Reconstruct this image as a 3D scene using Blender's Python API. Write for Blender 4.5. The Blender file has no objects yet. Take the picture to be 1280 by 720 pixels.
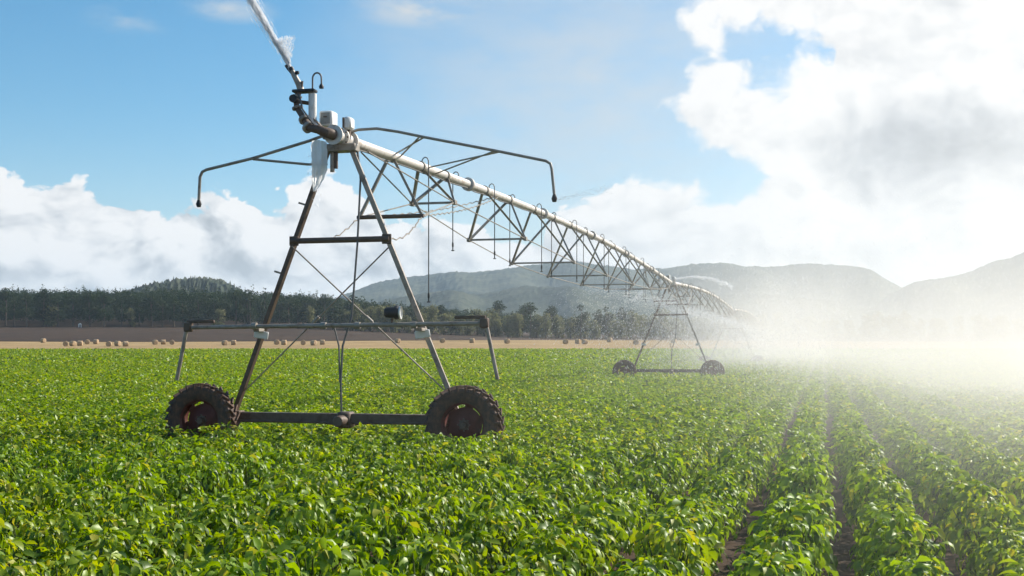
import bpy, math, random
import numpy as np
from mathutils import Vector, Matrix

random.seed(7)
rng = np.random.default_rng(11)
S = bpy.context.scene
COL = S.collection
R = math.radians

# ------------------------------------------------------------------ frame of the place
CAM_H = 1.71
TH = R(14.3)                       # crop rows and the pipe run 14.3 degrees to the right of the view
CT, ST = math.cos(TH), math.sin(TH)
OX, OY = -2.74, 18.6               # middle of the nearest tower
SPAN = 42.2
SUN_AZ, SUN_EL = R(58), R(35)      # sun to the right and beyond the machine


def to_world(u, v):
    return OX + u * CT + v * ST, OY - u * ST + v * CT


def to_local(x, y):
    dx, dy = x - OX, y - OY
    return dx * CT - dy * ST, dx * ST + dy * CT


def sstep(a, b, t):
    t = np.clip((t - a) / (b - a), 0, 1)
    return t * t * (3 - 2 * t)


def terrain(x, y):
    x = np.asarray(x, float)
    y = np.asarray(y, float)
    left = 1 - sstep(-115, 30, x * 450 / np.maximum(y, 200))
    far = 5.4 + 4.2 * left
    h = np.interp(y, [-1e5, 70, 205, 300], [0, 0, 1.25, 3.6])
    t = np.clip((y - 300) / 150, 0, 1)
    h = h + (far - 3.6) * t
    s = np.clip((y - 450) / 250, 0, 1)
    h = h + s * (5 + 6 * left)
    bump = 0.25 * np.sin(x * 0.031 + 1.3) * np.sin(y * 0.027 + 0.4) * sstep(200, 320, y)
    return h + bump


# ------------------------------------------------------------------ node helpers
class NT:
    def __init__(self, tree):
        self.t = tree
        self.n = tree.nodes
        self.l = tree.links

    def new(self, typ, **kw):
        nd = self.n.new(typ)
        for k, v in kw.items():
            setattr(nd, k, v)
        return nd

    def put(self, sock, val):
        if isinstance(val, bpy.types.NodeSocket):
            self.l.new(val, sock)
        elif val is not None:
            sock.default_value = val

    def m(self, op, a, b=None, c=None, clamp=False):
        nd = self.new('ShaderNodeMath', operation=op, use_clamp=clamp)
        self.put(nd.inputs[0], a)
        self.put(nd.inputs[1], b)
        self.put(nd.inputs[2], c)
        return nd.outputs[0]

    def vm(self, op, a, b=None):
        nd = self.new('ShaderNodeVectorMath', operation=op)
        self.put(nd.inputs[0], a)
        self.put(nd.inputs[1], b)
        return nd.outputs[0]

    def rng(self, v, a, b, c=0.0, d=1.0, smooth=True):
        nd = self.new('ShaderNodeMapRange')
        if smooth:
            nd.interpolation_type = 'SMOOTHSTEP'
        self.put(nd.inputs['Value'], v)
        for k, x in zip(('From Min', 'From Max', 'To Min', 'To Max'), (a, b, c, d)):
            self.put(nd.inputs[k], x)
        return nd.outputs[0]

    def noise(self, vec, scale, detail=4, rough=0.55, dist=0.0):
        nd = self.new('ShaderNodeTexNoise')
        self.put(nd.inputs['Vector'], vec)
        nd.inputs['Scale'].default_value = scale
        nd.inputs['Detail'].default_value = detail
        nd.inputs['Roughness'].default_value = rough
        nd.inputs['Distortion'].default_value = dist
        return nd.outputs[0]

    def mix(self, f, a, b):
        nd = self.new('ShaderNodeMix', data_type='RGBA')
        self.put(nd.inputs[0], f)
        self.put(nd.inputs[6], a)
        self.put(nd.inputs[7], b)
        return nd.outputs[2]

    def ramp(self, f, stops):
        nd = self.new('ShaderNodeValToRGB')
        el = nd.color_ramp.elements
        while len(el) < len(stops):
            el.new(0.5)
        for e, (p, c) in zip(el, stops):
            e.position = p
            e.color = (*c, 1)
        self.put(nd.inputs[0], f)
        return nd.outputs[0]


def new_mat(name):
    m = bpy.data.materials.new(name)
    m.use_nodes = True
    m.node_tree.nodes.clear()
    k = NT(m.node_tree)
    out = k.new('ShaderNodeOutputMaterial')
    return m, k, out


def c4(c):
    return (c[0], c[1], c[2], 1)


def metal_mat(name, base, stain, rough=0.45, metallic=0.6, scale=9, amount=0.5):
    m, k, out = new_mat(name)
    tc = k.new('ShaderNodeTexCoord').outputs['Object']
    n = k.noise(tc, scale, 6, 0.65)
    n2 = k.noise(k.vm('MULTIPLY', tc, (30, 30, 6)), 1.0, 4, 0.6)
    f = k.rng(k.m('ADD', k.m('MULTIPLY', n, 0.75), k.m('MULTIPLY', n2, 0.25)), 0.62 - 0.25 * amount, 0.74)
    b = k.new('ShaderNodeBsdfPrincipled')
    k.put(b.inputs['Base Color'], k.mix(f, c4(base), c4(stain)))
    k.put(b.inputs['Roughness'], k.rng(n, 0.2, 0.8, rough - 0.1, rough + 0.25))
    k.put(b.inputs['Metallic'], k.rng(f, 0, 1, metallic, 0.05))
    bp = k.new('ShaderNodeBump')
    bp.inputs['Strength'].default_value = 0.15
    bp.inputs['Distance'].default_value = 0.01
    k.put(bp.inputs['Height'], n2)
    k.put(b.inputs['Normal'], bp.outputs[0])
    k.l.new(b.outputs[0], out.inputs[0])
    return m


def leaf_mat(name, dark, light, yellow, trans=0.45, gloss=0.12, rough=0.38, patch=0.25, attr=True):
    m, k, out = new_mat(name)
    geo = k.new('ShaderNodeNewGeometry').outputs['Position']
    pn = k.noise(geo, patch, 3, 0.6)
    at = k.new('ShaderNodeAttribute', attribute_name='tint').outputs['Fac']
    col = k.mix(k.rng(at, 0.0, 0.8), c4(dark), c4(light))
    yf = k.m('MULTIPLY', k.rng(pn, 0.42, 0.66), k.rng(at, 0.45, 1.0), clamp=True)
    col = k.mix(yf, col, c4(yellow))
    if name == 'crop_leaf':                # a few leaves have dried to yellow brown
        col = k.mix(k.rng(at, 0.968, 0.992, 0.0, 0.6), col, c4((0.38, 0.33, 0.05)))
    d = k.new('ShaderNodeBsdfDiffuse')
    k.put(d.inputs[0], col)
    t = k.new('ShaderNodeBsdfTranslucent')
    hs = k.new('ShaderNodeHueSaturation')
    hs.inputs['Hue'].default_value = 0.485
    hs.inputs['Saturation'].default_value = 1.1
    hs.inputs['Value'].default_value = 1.9
    k.put(hs.inputs['Color'], col)
    k.put(t.inputs[0], hs.outputs[0])
    mx = k.new('ShaderNodeMixShader')
    mx.inputs[0].default_value = trans
    k.l.new(d.outputs[0], mx.inputs[1])
    k.l.new(t.outputs[0], mx.inputs[2])
    res = mx.outputs[0]
    if gloss > 0:
        g = k.new('ShaderNodeBsdfGlossy')
        g.inputs['Roughness'].default_value = rough
        g.inputs['Color'].default_value = (0.9, 0.95, 0.85, 1)
        lw = k.new('ShaderNodeLayerWeight')
        lw.inputs[0].default_value = 0.5
        fac = k.m('ADD', k.m('MULTIPLY', k.m('POWER', lw.outputs['Facing'], 4.0), gloss), gloss * 0.3, clamp=True)
        m2 = k.new('ShaderNodeMixShader')
        k.put(m2.inputs[0], fac)
        k.l.new(res, m2.inputs[1])
        k.l.new(g.outputs[0], m2.inputs[2])
        res = m2.outputs[0]
    k.l.new(res, out.inputs[0])
    return m


def rough_mat(name, stops, scale, detail=6, bump=0.4, bdist=0.05, rough=0.95, scale2=None):
    m, k, out = new_mat(name)
    geo = k.new('ShaderNodeNewGeometry').outputs['Position']
    n = k.noise(geo, scale, detail, 0.62)
    if scale2:
        n2 = k.noise(geo, scale2, 4, 0.6)
        n = k.m('ADD', k.m('MULTIPLY', n, 0.55), k.m('MULTIPLY', n2, 0.45))
    b = k.new('ShaderNodeBsdfPrincipled')
    k.put(b.inputs['Base Color'], k.ramp(n, stops))
    b.inputs['Roughness'].default_value = rough
    b.inputs['Specular IOR Level'].default_value = 0.15
    bp = k.new('ShaderNodeBump')
    bp.inputs['Strength'].default_value = bump
    bp.inputs['Distance'].default_value = bdist
    k.put(bp.inputs['Height'], n)
    k.put(b.inputs['Normal'], bp.outputs[0])
    k.l.new(b.outputs[0], out.inputs[0])
    return m


def water_mat(name, opacity, noise_scale=0.0, trans=0.5):
    m, k, out = new_mat(name)
    d = k.new('ShaderNodeBsdfDiffuse')
    d.inputs[0].default_value = (0.95, 0.96, 0.97, 1)
    t = k.new('ShaderNodeBsdfTranslucent')
    t.inputs[0].default_value = (0.95, 0.96, 0.98, 1)
    mx = k.new('ShaderNodeMixShader')
    mx.inputs[0].default_value = trans
    k.l.new(d.outputs[0], mx.inputs[1])
    k.l.new(t.outputs[0], mx.inputs[2])
    tr = k.new('ShaderNodeBsdfTransparent')
    m2 = k.new('ShaderNodeMixShader')
    if noise_scale:
        tc = k.new('ShaderNodeTexCoord').outputs['Object']
        n = k.noise(tc, noise_scale, 5, 0.65)
        k.put(m2.inputs[0], k.rng(n, 0.35, 0.62, opacity * 0.25, opacity))
    else:
        m2.inputs[0].default_value = opacity
    k.l.new(tr.outputs[0], m2.inputs[1])
    k.l.new(mx.outputs[0], m2.inputs[2])
    k.l.new(m2.outputs[0], out.inputs[0])
    return m


M = {}
M['galv'] = metal_mat('galvanised_steel', (0.33, 0.295, 0.25), (0.12, 0.08, 0.052), 0.42, 0.3, 5, 0.65)
M['pipe'] = metal_mat('pale_pipe_steel', (0.62, 0.58, 0.53), (0.27, 0.18, 0.11), 0.4, 0.3, 4, 0.55)
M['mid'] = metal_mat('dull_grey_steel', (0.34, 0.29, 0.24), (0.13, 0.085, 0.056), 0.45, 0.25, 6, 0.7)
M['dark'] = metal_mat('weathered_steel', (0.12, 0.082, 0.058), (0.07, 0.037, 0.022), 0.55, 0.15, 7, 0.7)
M['rust'] = metal_mat('rust_red_steel', (0.11, 0.024, 0.017), (0.045, 0.018, 0.012), 0.55, 0.2, 8, 0.6)
M['black'] = metal_mat('black_plastic', (0.02, 0.02, 0.022), (0.05, 0.045, 0.04), 0.45, 0.0, 8, 0.3)
M['white'] = metal_mat('chalky_white_paint', (0.75, 0.74, 0.7), (0.45, 0.4, 0.33), 0.4, 0.0, 6, 0.4)
M['tyre'] = metal_mat('muddy_rubber', (0.052, 0.034, 0.026), (0.19, 0.10, 0.06), 0.75, 0.0, 12, 1.0)
M['hose'] = metal_mat('grey_hose', (0.12, 0.12, 0.12), (0.2, 0.17, 0.14), 0.5, 0.0, 8, 0.4)
M['sheet'] = water_mat('water_sheet', 0.93, 0.0, 0.85)
M['drops'] = water_mat('water_drops', 0.62)
M['crop'] = leaf_mat('crop_leaf', (0.032, 0.075, 0.007), (0.19, 0.305, 0.018), (0.33, 0.37, 0.026), 0.42, 0.10, 0.42, 0.35)
M['stem'] = rough_mat('crop_stem', [(0.3, (0.05, 0.09, 0.02)), (0.7, (0.11, 0.13, 0.04))], 30, 3, 0.1, 0.01, 0.7)
M['soil'] = rough_mat('brown_soil', [(0.3, (0.045, 0.028, 0.017)), (0.55, (0.085, 0.054, 0.034)), (0.75, (0.14, 0.095, 0.062))], 3.5, 8, 0.9, 0.06, 0.95, 0.35)
M['stubble'] = rough_mat('straw_stubble', [(0.3, (0.20, 0.13, 0.058)), (0.55, (0.37, 0.25, 0.115)), (0.75, (0.48, 0.345, 0.175))], 0.9, 6, 0.5, 0.2, 0.95, 0.06)
M['fallow'] = rough_mat('fallow_soil', [(0.3, (0.026, 0.016, 0.012)), (0.55, (0.056, 0.032, 0.017)), (0.75, (0.11, 0.064, 0.034))], 0.35, 7, 0.6, 0.4, 0.95, 0.03)
M['straw'] = rough_mat('baled_straw', [(0.3, (0.30, 0.20, 0.115)), (0.55, (0.46, 0.33, 0.20)), (0.75, (0.58, 0.44, 0.29))], 6, 6, 0.6, 0.05, 0.95)
M['dark_tree'] = leaf_mat('dark_tree_leaf', (0.012, 0.026, 0.012), (0.030, 0.052, 0.02), (0.06, 0.066, 0.03), 0.2, 0.05, 0.5, 0.03)
M['olive_tree'] = leaf_mat('olive_tree_leaf', (0.065, 0.075, 0.034), (0.17, 0.175, 0.08), (0.25, 0.235, 0.13), 0.38, 0.05, 0.5, 0.05)
M['bark'] = rough_mat('grey_bark', [(0.3, (0.06, 0.045, 0.035)), (0.7, (0.16, 0.13, 0.10))], 3, 5, 0.6, 0.05, 0.9)
M['hill'] = rough_mat('wooded_hillside', [(0.36, (0.014, 0.026, 0.016)), (0.5, (0.04, 0.052, 0.032)), (0.64, (0.10, 0.105, 0.065))], 0.02, 9, 1.0, 12, 0.95, 0.004)


# ------------------------------------------------------------------ mesh builder
class MB:
    def __init__(self):
        self.v, self.f, self.mi, self.mats = [], [], [], []

    def slot(self, m):
        if m not in self.mats:
            self.mats.append(m)
        return self.mats.index(m)

    def add(self, vs, fs, m):
        o = len(self.v)
        self.v += [tuple(p) for p in vs]
        s = self.slot(m)
        for f in fs:
            self.f.append(tuple(i + o for i in f))
            self.mi.append(s)
        return self

    def tube(self, pts, r, m, n=10, cap=True):
        pts = [Vector(p) for p in pts]
        rs = r if isinstance(r, (list, tuple)) else [r] * len(pts)
        vs, fs = [], []
        T = []
        for i in range(len(pts)):
            a = pts[max(i - 1, 0)]
            b = pts[min(i + 1, len(pts) - 1)]
            T.append((b - a).normalized())
        ref = Vector((0, 0, 1)) if abs(T[0].z) < 0.9 else Vector((1, 0, 0))
        nrm = (ref - T[0] * ref.dot(T[0])).normalized()
        for i, p in enumerate(pts):
            nrm = nrm - T[i] * nrm.dot(T[i])
            nrm = nrm.normalized() if nrm.length > 1e-5 else T[i].orthogonal().normalized()
            bn = T[i].cross(nrm)
            for j in range(n):
                a = 2 * math.pi * j / n
                vs.append(p + (nrm * math.cos(a) + bn * math.sin(a)) * rs[i])
        for i in range(len(pts) - 1):
            for j in range(n):
                k = (j + 1) % n
                fs.append((i * n + j, i * n + k, (i + 1) * n + k, (i + 1) * n + j))
        if cap:
            fs.append(tuple(reversed(range(n))))
            fs.append(tuple(range((len(pts) - 1) * n, len(pts) * n)))
        return self.add(vs, fs, m)

    def box(self, c, size, m, rot=None, bev=0.0):
        c = Vector(c)
        x, y, z = (s / 2 for s in size)
        b = min(bev, x, y, z)
        if b > 0:
            vs = []
            for sx in (-1, 1):
                for sy in (-1, 1):
                    for sz in (-1, 1):
                        vs += [(sx * (x - b), sy * (y - b), sz * z), (sx * (x - b), sy * y, sz * (z - b)), (sx * x, sy * (y - b), sz * (z - b))]
            import bmesh
            bm = bmesh.new()
            for p in vs:
                bm.verts.new(p)
            bmesh.ops.convex_hull(bm, input=bm.verts)
            bmesh.ops.dissolve_limit(bm, angle_limit=0.01, verts=bm.verts, edges=bm.edges)
            bm.verts.index_update()
            vs = [v.co.copy() for v in bm.verts]
            fs = [tuple(v.index for v in f.verts) for f in bm.faces]
            bm.free()
        else:
            vs = [Vector((sx * x, sy * y, sz * z)) for sx in (-1, 1) for sy in (-1, 1) for sz in (-1, 1)]
            fs = [(0, 1, 3, 2), (4, 6, 7, 5), (0, 4, 5, 1), (2, 3, 7, 6), (0, 2, 6, 4), (1, 5, 7, 3)]
        vs = [Vector(p) for p in vs]
        if rot is not None:
            vs = [rot @ p for p in vs]
        return self.add([p + c for p in vs], fs, m)

    def beam(self, a, b, w, h, m, bev=0.0, roll=0.0):
        """rectangular bar from a to b, h measured towards the sky"""
        a, b = Vector(a), Vector(b)
        d = b - a
        t = d.normalized()
        up = Vector((0, 0, 1)) if abs(t.z) < 0.95 else Vector((0, 1, 0))
        s = t.cross(up).normalized()
        up = s.cross(t)
        rot = Matrix((t, s, up)).transposed()
        if roll:
            rot = rot @ Matrix.Rotation(roll, 3, 'X')
        return self.box((a + b) / 2, (d.length, w, h), m, rot, bev)

    def angle_bar(self, a, b, w, m, flip=1, t=0.008):
        """L-section steel bar"""
        a, b = Vector(a), Vector(b)
        d = (b - a).normalized()
        up = Vector((0, 1, 0)) if abs(d.y) < 0.8 else Vector((0, 0, 1))
        s = d.cross(up).normalized()
        up = s.cross(d)
        rot = Matrix((d, s, up)).transposed()
        L = (b - a).length
        c = (a + b) / 2
        self.box(c, (L, w, t), m, rot)
        self.box(c + s * flip * (w / 2 - t / 2) + up * (w / 2 + t / 2), (L, t, w - 0.001), m, rot)
        return self

    def lathe(self, prof, m, n=32, axis='y', c=(0, 0, 0), closed=False):
        """prof: (radius, along) pairs"""
        c = Vector(c)
        vs, fs = [], []
        for (r, h) in prof:
            for j in range(n):
                a = 2 * math.pi * j / n
                p = (r * math.cos(a), h, r * math.sin(a)) if axis == 'y' else (r * math.cos(a), r * math.sin(a), h)
                vs.append(c + Vector(p))
        q = len(prof)
        for i in range(q if closed else q - 1):
            for j in range(n):
                k = (j + 1) % n
                i2 = (i + 1) % q
                fs.append((i * n + j, i * n + k, i2 * n + k, i2 * n + j))
        return self.add(vs, fs, m)

    def build(self, name, parent=None, smooth=40, loc=None):
        me = bpy.data.meshes.new(name)
        me.from_pydata([tuple(p) for p in self.v], [], self.f)
        for m in self.mats:
            me.materials.append(m)
        me.polygons.foreach_set('material_index', self.mi)
        if smooth:
            me.polygons.foreach_set('use_smooth', [True] * len(self.f))
            me.update()
            me.set_sharp_from_angle(angle=R(smooth))
        me.update()
        o = bpy.data.objects.new(name, me)
        COL.objects.link(o)
        if parent is not None:
            o.parent = parent
        if loc is not None:
            o.location = loc
        return o


def tag(o, label=None, cat=None, group=None, kind=None):
    for k, v in (('label', label), ('category', cat), ('group', group), ('kind', kind)):
        if v:
            o[k] = v
    return o


def empty(name, loc, rz=0.0):
    o = bpy.data.objects.new(name, None)
    o.empty_display_size = 0.3
    o.location = loc
    o.rotation_euler = (0, 0, rz)
    COL.objects.link(o)
    return o


def copy_tree(o, parent=None):
    c = o.copy()
    COL.objects.link(c)
    c.parent = parent
    for ch in list(o.children):
        copy_tree(ch, c)
    return c


def tri_object(name, V, F, mat, tint=None, parent=None, smooth=True, link=True):
    """big triangle mesh from arrays"""
    V = np.ascontiguousarray(V, dtype=np.float32)
    F = np.ascontiguousarray(F, dtype=np.int32)
    me = bpy.data.meshes.new(name)
    me.vertices.add(len(V))
    me.vertices.foreach_set('co', V.ravel())
    me.loops.add(F.size)
    me.loops.foreach_set('vertex_index', F.ravel())
    me.polygons.add(len(F))
    me.polygons.foreach_set('loop_start', np.arange(0, F.size, 3, dtype=np.int32))
    me.polygons.foreach_set('loop_total', np.full(len(F), 3, dtype=np.int32))
    me.polygons.foreach_set('use_smooth', np.full(len(F), smooth, dtype=bool))
    me.materials.append(mat)
    if tint is not None:
        a = me.attributes.new('tint', 'FLOAT', 'POINT')
        a.data.foreach_set('value', np.ascontiguousarray(tint, dtype=np.float32))
    me.update(calc_edges=True)
    me.validate()
    o = bpy.data.objects.new(name, me)
    if link:
        COL.objects.link(o)
    if parent is not None:
        o.parent = parent
    return o


# ------------------------------------------------------------------ ground sheets
def polar_sheet(name, radii, n_ang, mat, keep=None, lift=0.0, a0=-math.pi, a1=math.pi):
    ang = np.linspace(a0, a1, n_ang)
    rr, aa = np.meshgrid(radii, ang, indexing='ij')
    x, y = rr * np.sin(aa), rr * np.cos(aa)
    z = terrain(x, y) + lift
    V = np.stack([x, y, z], -1).reshape(-1, 3)
    i, j = np.meshgrid(np.arange(len(radii) - 1), np.arange(n_ang - 1), indexing='ij')
    i, j = i.ravel(), j.ravel()
    a, b, c, d = i * n_ang + j, i * n_ang + j + 1, (i + 1) * n_ang + j + 1, (i + 1) * n_ang + j
    F = np.concatenate([np.stack([a, c, b], -1), np.stack([a, d, c], -1)])
    return tri_object(name, V, F, mat)


radii = np.concatenate([np.linspace(0.5, 30, 30), np.geomspace(32, 150, 24), np.linspace(156, 760, 110), np.geomspace(800, 9000, 14)])
tag(polar_sheet('ground', radii, 241, M['soil']), kind='structure')


def strip(name, y0, y1, ny, x0, x1, nx, mat, lift, wob):
    ys, xs = np.linspace(0, 1, ny), np.linspace(x0, x1, nx)
    tt, xx = np.meshgrid(ys, xs, indexing='ij')
    e0 = y0 + wob * np.sin(xx * 0.021 + 0.7) + 0.4 * wob * np.sin(xx * 0.083)
    e1 = y1 + wob * np.sin(xx * 0.017 + 2.2) + 0.4 * wob * np.sin(xx * 0.071)
    yy = e0 + (e1 - e0) * tt
    z = terrain(xx, yy) + lift
    V = np.stack([xx, yy, z], -1).reshape(-1, 3)
    i, j = np.meshgrid(np.arange(ny - 1), np.arange(nx - 1), indexing='ij')
    i, j = i.ravel(), j.ravel()
    a, b, c, d = i * nx + j, i * nx + j + 1, (i + 1) * nx + j + 1, (i + 1) * nx + j
    F = np.concatenate([np.stack([a, b, c], -1), np.stack([a, c, d], -1)])
    return tag(tri_object(name, V, F, mat), kind='structure')


strip('stubble_field', 206, 303, 40, -260, 420, 140, M['stubble'], 0.06, 1.2)
strip('fallow_field', 300, 470, 40, -420, -12, 100, M['fallow'], 0.12, 3)

# ------------------------------------------------------------------ hills
def px_az(px):
    return math.atan((px - 640) / 1520)


def hill(name, prof, r_peak, r0, r1, noise_amp, seed, n_az=260, jit=0.0, n_r=46):
    """prof: (bearing in photo columns, crest height in photo rows above the horizon) -> a real ridge at r_peak metres"""
    g = np.random.default_rng(seed)
    az = np.array([px_az(p) for p, _ in prof])
    hh = np.array([q / 1520 * r_peak * math.cos(px_az(p)) + CAM_H for p, q in prof])
    A = np.linspace(az[0], az[-1], n_az)
    H = np.interp(A, az, hh)
    ker = np.hanning(9)
    ker /= ker.sum()
    H = np.convolve(np.pad(H, 4, mode='edge'), ker, 'valid')
    t = np.linspace(0, 1, n_r)
    rr = r0 + (r1 - r0) * t
    tp = (r_peak - r0) / (r1 - r0)
    shape = np.where(t < tp, np.sin(np.clip(t / tp, 0, 1) * math.pi / 2) ** 1.3, np.cos(np.clip((t - tp) / (1 - tp), 0, 1) * math.pi / 2) ** 1.2)
    RR, AA = np.meshgrid(rr, A, indexing='ij')
    HH = shape[:, None] * H[None, :]
    x, y = RR * np.sin(AA), RR * np.cos(AA)
    n = np.zeros_like(x)
    for o in range(7):
        s = 2.2 ** o * 5.0 / r_peak
        for _ in range(3):
            a = g.uniform(0, 2 * math.pi)
            n += np.sin((x * math.cos(a) + y * math.sin(a)) * s * 2 + g.uniform(0, 6.28)) * 0.55 ** o
    rid = np.sin(AA * 60 + np.sin(RR / r_peak * 14) * 1.4 + g.uniform(0, 6)) + 0.5 * np.sin(AA * 131 + RR / r_peak * 9)
    side = np.clip(shape, 0, 1)[:, None]
    z = HH + noise_amp * n * 0.16 * side + noise_amp * rid * (side * (1 - side)) * 1.6
    z += g.normal(0, noise_amp * 0.035, z.shape) * side
    z += g.normal(0, jit, z.shape) * side
    z -= 3
    V = np.stack([x, y, z], -1).reshape(-1, 3)
    i, j = np.meshgrid(np.arange(n_r - 1), np.arange(n_az - 1), indexing='ij')
    i, j = i.ravel(), j.ravel()
    a, b, c, d = i * n_az + j, i * n_az + j + 1, (i + 1) * n_az + j + 1, (i + 1) * n_az + j
    F = np.concatenate([np.stack([a, c, b], -1), np.stack([a, d, c], -1)])
    return tag(tri_object(name, V, F, M['hill']), kind='structure')


hill('hill_range', [(330, 0), (390, 40), (440, 72), (470, 83), (520, 91), (580, 95), (640, 100), (670, 103), (720, 102), (790, 93), (850, 95),
                    (882, 100), (905, 102), (930, 97), (960, 98), (1000, 103), (1060, 104), (1088, 99), (1105, 90), (1120, 82), (1150, 66), (1200, 40), (1270, 0)],
     3000, 1900, 3900, 30, 3, 420)
hill('foothill', [(380, 0), (430, 30), (480, 52), (540, 62), (600, 64), (660, 72), (720, 68), (790, 66), (860, 60), (960, 66), (1040, 60), (1120, 48), (1200, 20), (1260, 0)],
     2000, 1200, 2500, 24, 8, 320)
hill('mountain', [(1000, 0), (1060, 36), (1110, 68), (1140, 84), (1180, 92), (1215, 101), (1238, 110), (1262, 113), (1280, 120), (1330, 136), (1400, 150), (1500, 120), (1600, 60), (1700, 0)],
     2500, 1500, 3300, 26, 5, 340)
hill('wooded_hill', [(60, 0), (110, 50), (150, 74), (180, 83), (215, 90), (250, 92), (275, 90), (295, 80), (320, 62), (370, 36), (440, 0)],
     950, 720, 1250, 7, 6, 300, 1.3)

# ------------------------------------------------------------------ leaves as arrays
def leaves_hi(pos, az, pitch, droop, L, W, roll, fold=0.25):
    N = len(pos)
    d = np.stack([np.cos(az), np.sin(az), np.zeros(N)], -1)
    s = np.stack([-np.sin(az), np.cos(az), np.zeros(N)], -1)
    z = np.array([0, 0, 1.0])
    ts = [0, 0.33, 0.68, 1.0]
    p = pos.copy()
    P, Nn = [p], []
    for i in range(3):
        a = pitch - droop * (ts[i] + ts[i + 1]) / 2
        st = (ts[i + 1] - ts[i]) * L
        p = p + (np.cos(a) * st)[:, None] * d + (np.sin(a) * st)[:, None] * z
        P.append(p)
    a = pitch - droop * 0.5
    n = (-np.sin(a))[:, None] * d + np.cos(a)[:, None] * z
    s2 = s * np.cos(roll)[:, None] + n * np.sin(roll)[:, None]
    n2 = n * np.cos(roll)[:, None] - s * np.sin(roll)[:, None]
    ws = [0.5, 0.40]
    rows = [P[0]]
    for k, w in ((1, 0.5), (2, 0.38)):
        off = s2 * (W * w)[:, None]
        up = n2 * (W * w * fold)[:, None]
        rows += [P[k] + off + up, P[k], P[k] - off + up]
    rows.append(P[3])
    V = np.stack(rows, 1).reshape(-1, 3)
    f = np.array([(0, 1, 2), (0, 2, 3), (1, 4, 5), (1, 5, 2), (2, 5, 6), (2, 6, 3), (4, 7, 5), (5, 7, 6)])
    F = (np.arange(N)[:, None, None] * 8 + f[None]).reshape(-1, 3)
    return V, F, 8


def leaves_lo(pos, az, pitch, L, W, roll, fold=0.3):
    N = len(pos)
    d = np.stack([np.cos(az) * np.cos(pitch), np.sin(az) * np.cos(pitch), np.sin(pitch)], -1)
    s = np.stack([-np.sin(az), np.cos(az), np.zeros(N)], -1)
    n = np.cross(d, s)
    s2 = s * np.cos(roll)[:, None] + n * np.sin(roll)[:, None]
    n2 = np.cross(d, s2)
    mid = pos + d * (L * 0.45)[:, None]
    off = s2 * (W * 0.5)[:, None]
    up = n2 * (W * 0.5 * fold)[:, None]
    V = np.stack([pos, mid + off + up, mid - off + up, pos + d * L[:, None]], 1).reshape(-1, 3)
    f = np.array([(0, 1, 3), (0, 3, 2)])
    F = (np.arange(N)[:, None, None] * 4 + f[None]).reshape(-1, 3)
    return V, F, 4


ROW = 0.72
PLANT_H = 0.52


def plant_leaf_points(n, g, rad=0.252, h=PLANT_H):
    """leaf bases through a low dome, most of them near its surface"""
    az = g.uniform(0, 2 * math.pi, n)
    q = g.uniform(0, 1, n) ** 0.62              # 0 top, 1 skirt
    shell = 0.55 + 0.45 * g.uniform(0, 1, n) ** 0.5
    rr = rad * np.sin(q * math.pi / 2) ** 0.9 * shell
    zz = (h * (np.cos(q * math.pi / 2) ** 0.75) * 0.78 + 0.09) * (0.72 + 0.28 * shell)
    return az, rr, zz, q, shell


# ------------------------------------------------------------------ crop
def crop_plant_mesh(idx):
    g = np.random.default_rng(100 + idx)
    n = 230
    az, rr, zz, q, sh = plant_leaf_points(n, g)
    pos = np.stack([rr * np.cos(az), rr * np.sin(az), zz], -1)
    heading = az + g.normal(0, 0.55, n)
    pitch = 0.35 - 1.1 * q + g.normal(0, 0.4, n)
    droop = g.uniform(0.7, 2.1, n)
    L = 0.04 + 0.08 * g.uniform(0, 1, n) ** 1.2
    W = L * g.uniform(0.36, 0.54, n)
    roll = g.normal(0, 0.6, n)
    V, F, k = leaves_hi(pos, heading, pitch, droop, L, W, roll)
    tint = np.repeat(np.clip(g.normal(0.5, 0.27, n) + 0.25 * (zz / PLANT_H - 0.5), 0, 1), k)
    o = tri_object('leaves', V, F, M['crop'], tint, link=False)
    # stems join the same plant
    sb = MB()
    for s in range(6):
        a = g.uniform(0, 6.28)
        r = g.uniform(0.08, 0.26)
        sb.tube([(0.02 * math.cos(a), 0.02 * math.sin(a), -0.03), (r * 0.5 * math.cos(a), r * 0.5 * math.sin(a), 0.2), (r * math.cos(a), r * math.sin(a), g.uniform(0.3, 0.42))],
                [0.009, 0.007, 0.004], M['stem'], 5)
    so = sb.build('stem', smooth=60)
    COL.objects.unlink(so)
    return o, so


def field_points(y_lim, half_extra):
    """plant positions row by row over the visible part of the field (and a margin)"""
    out = []
    cam_u, cam_v = to_local(0, 0)
    for k in range(-230, 320):
        u = 0.54 + ROW * k
        v = np.arange(-16, 215, 0.38)
        v = v + rng.normal(0, 0.07, len(v))
        uu = u + rng.normal(0, 0.03, len(v)) + 0.03 * np.sin(v * 0.4 + k)
        x, y = to_world(uu, v)
        keep = (y > 5.4) & (y < 205 + 1.1 * np.sin(x * 0.021 + 0.7)) & (np.abs(x) < 0.421 * y * 1.15 + half_extra)
        out.append(np.stack([x[keep], y[keep]], -1))
    return np.concatenate(out)


P = field_points(205, 2.0)
lu, lv = to_local(P[:, 0], P[:, 1])
bad = np.zeros(len(P), bool)
for t in range(5):
    for wu in (-2.2, 2.1):
        bad |= (np.abs(lu - wu) < 0.62) & (np.abs(lv - t * SPAN) < 0.26)
P = P[~bad]
D = np.hypot(P[:, 0], P[:, 1])
seen = (np.abs(P[:, 0]) < 0.421 * P[:, 1] + 0.25) & (P[:, 1] > 6.1)
order = np.argsort(np.where(seen, D, 1e9))
near = order[:300]
is_near = np.zeros(len(P), bool)
is_near[near] = True

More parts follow.
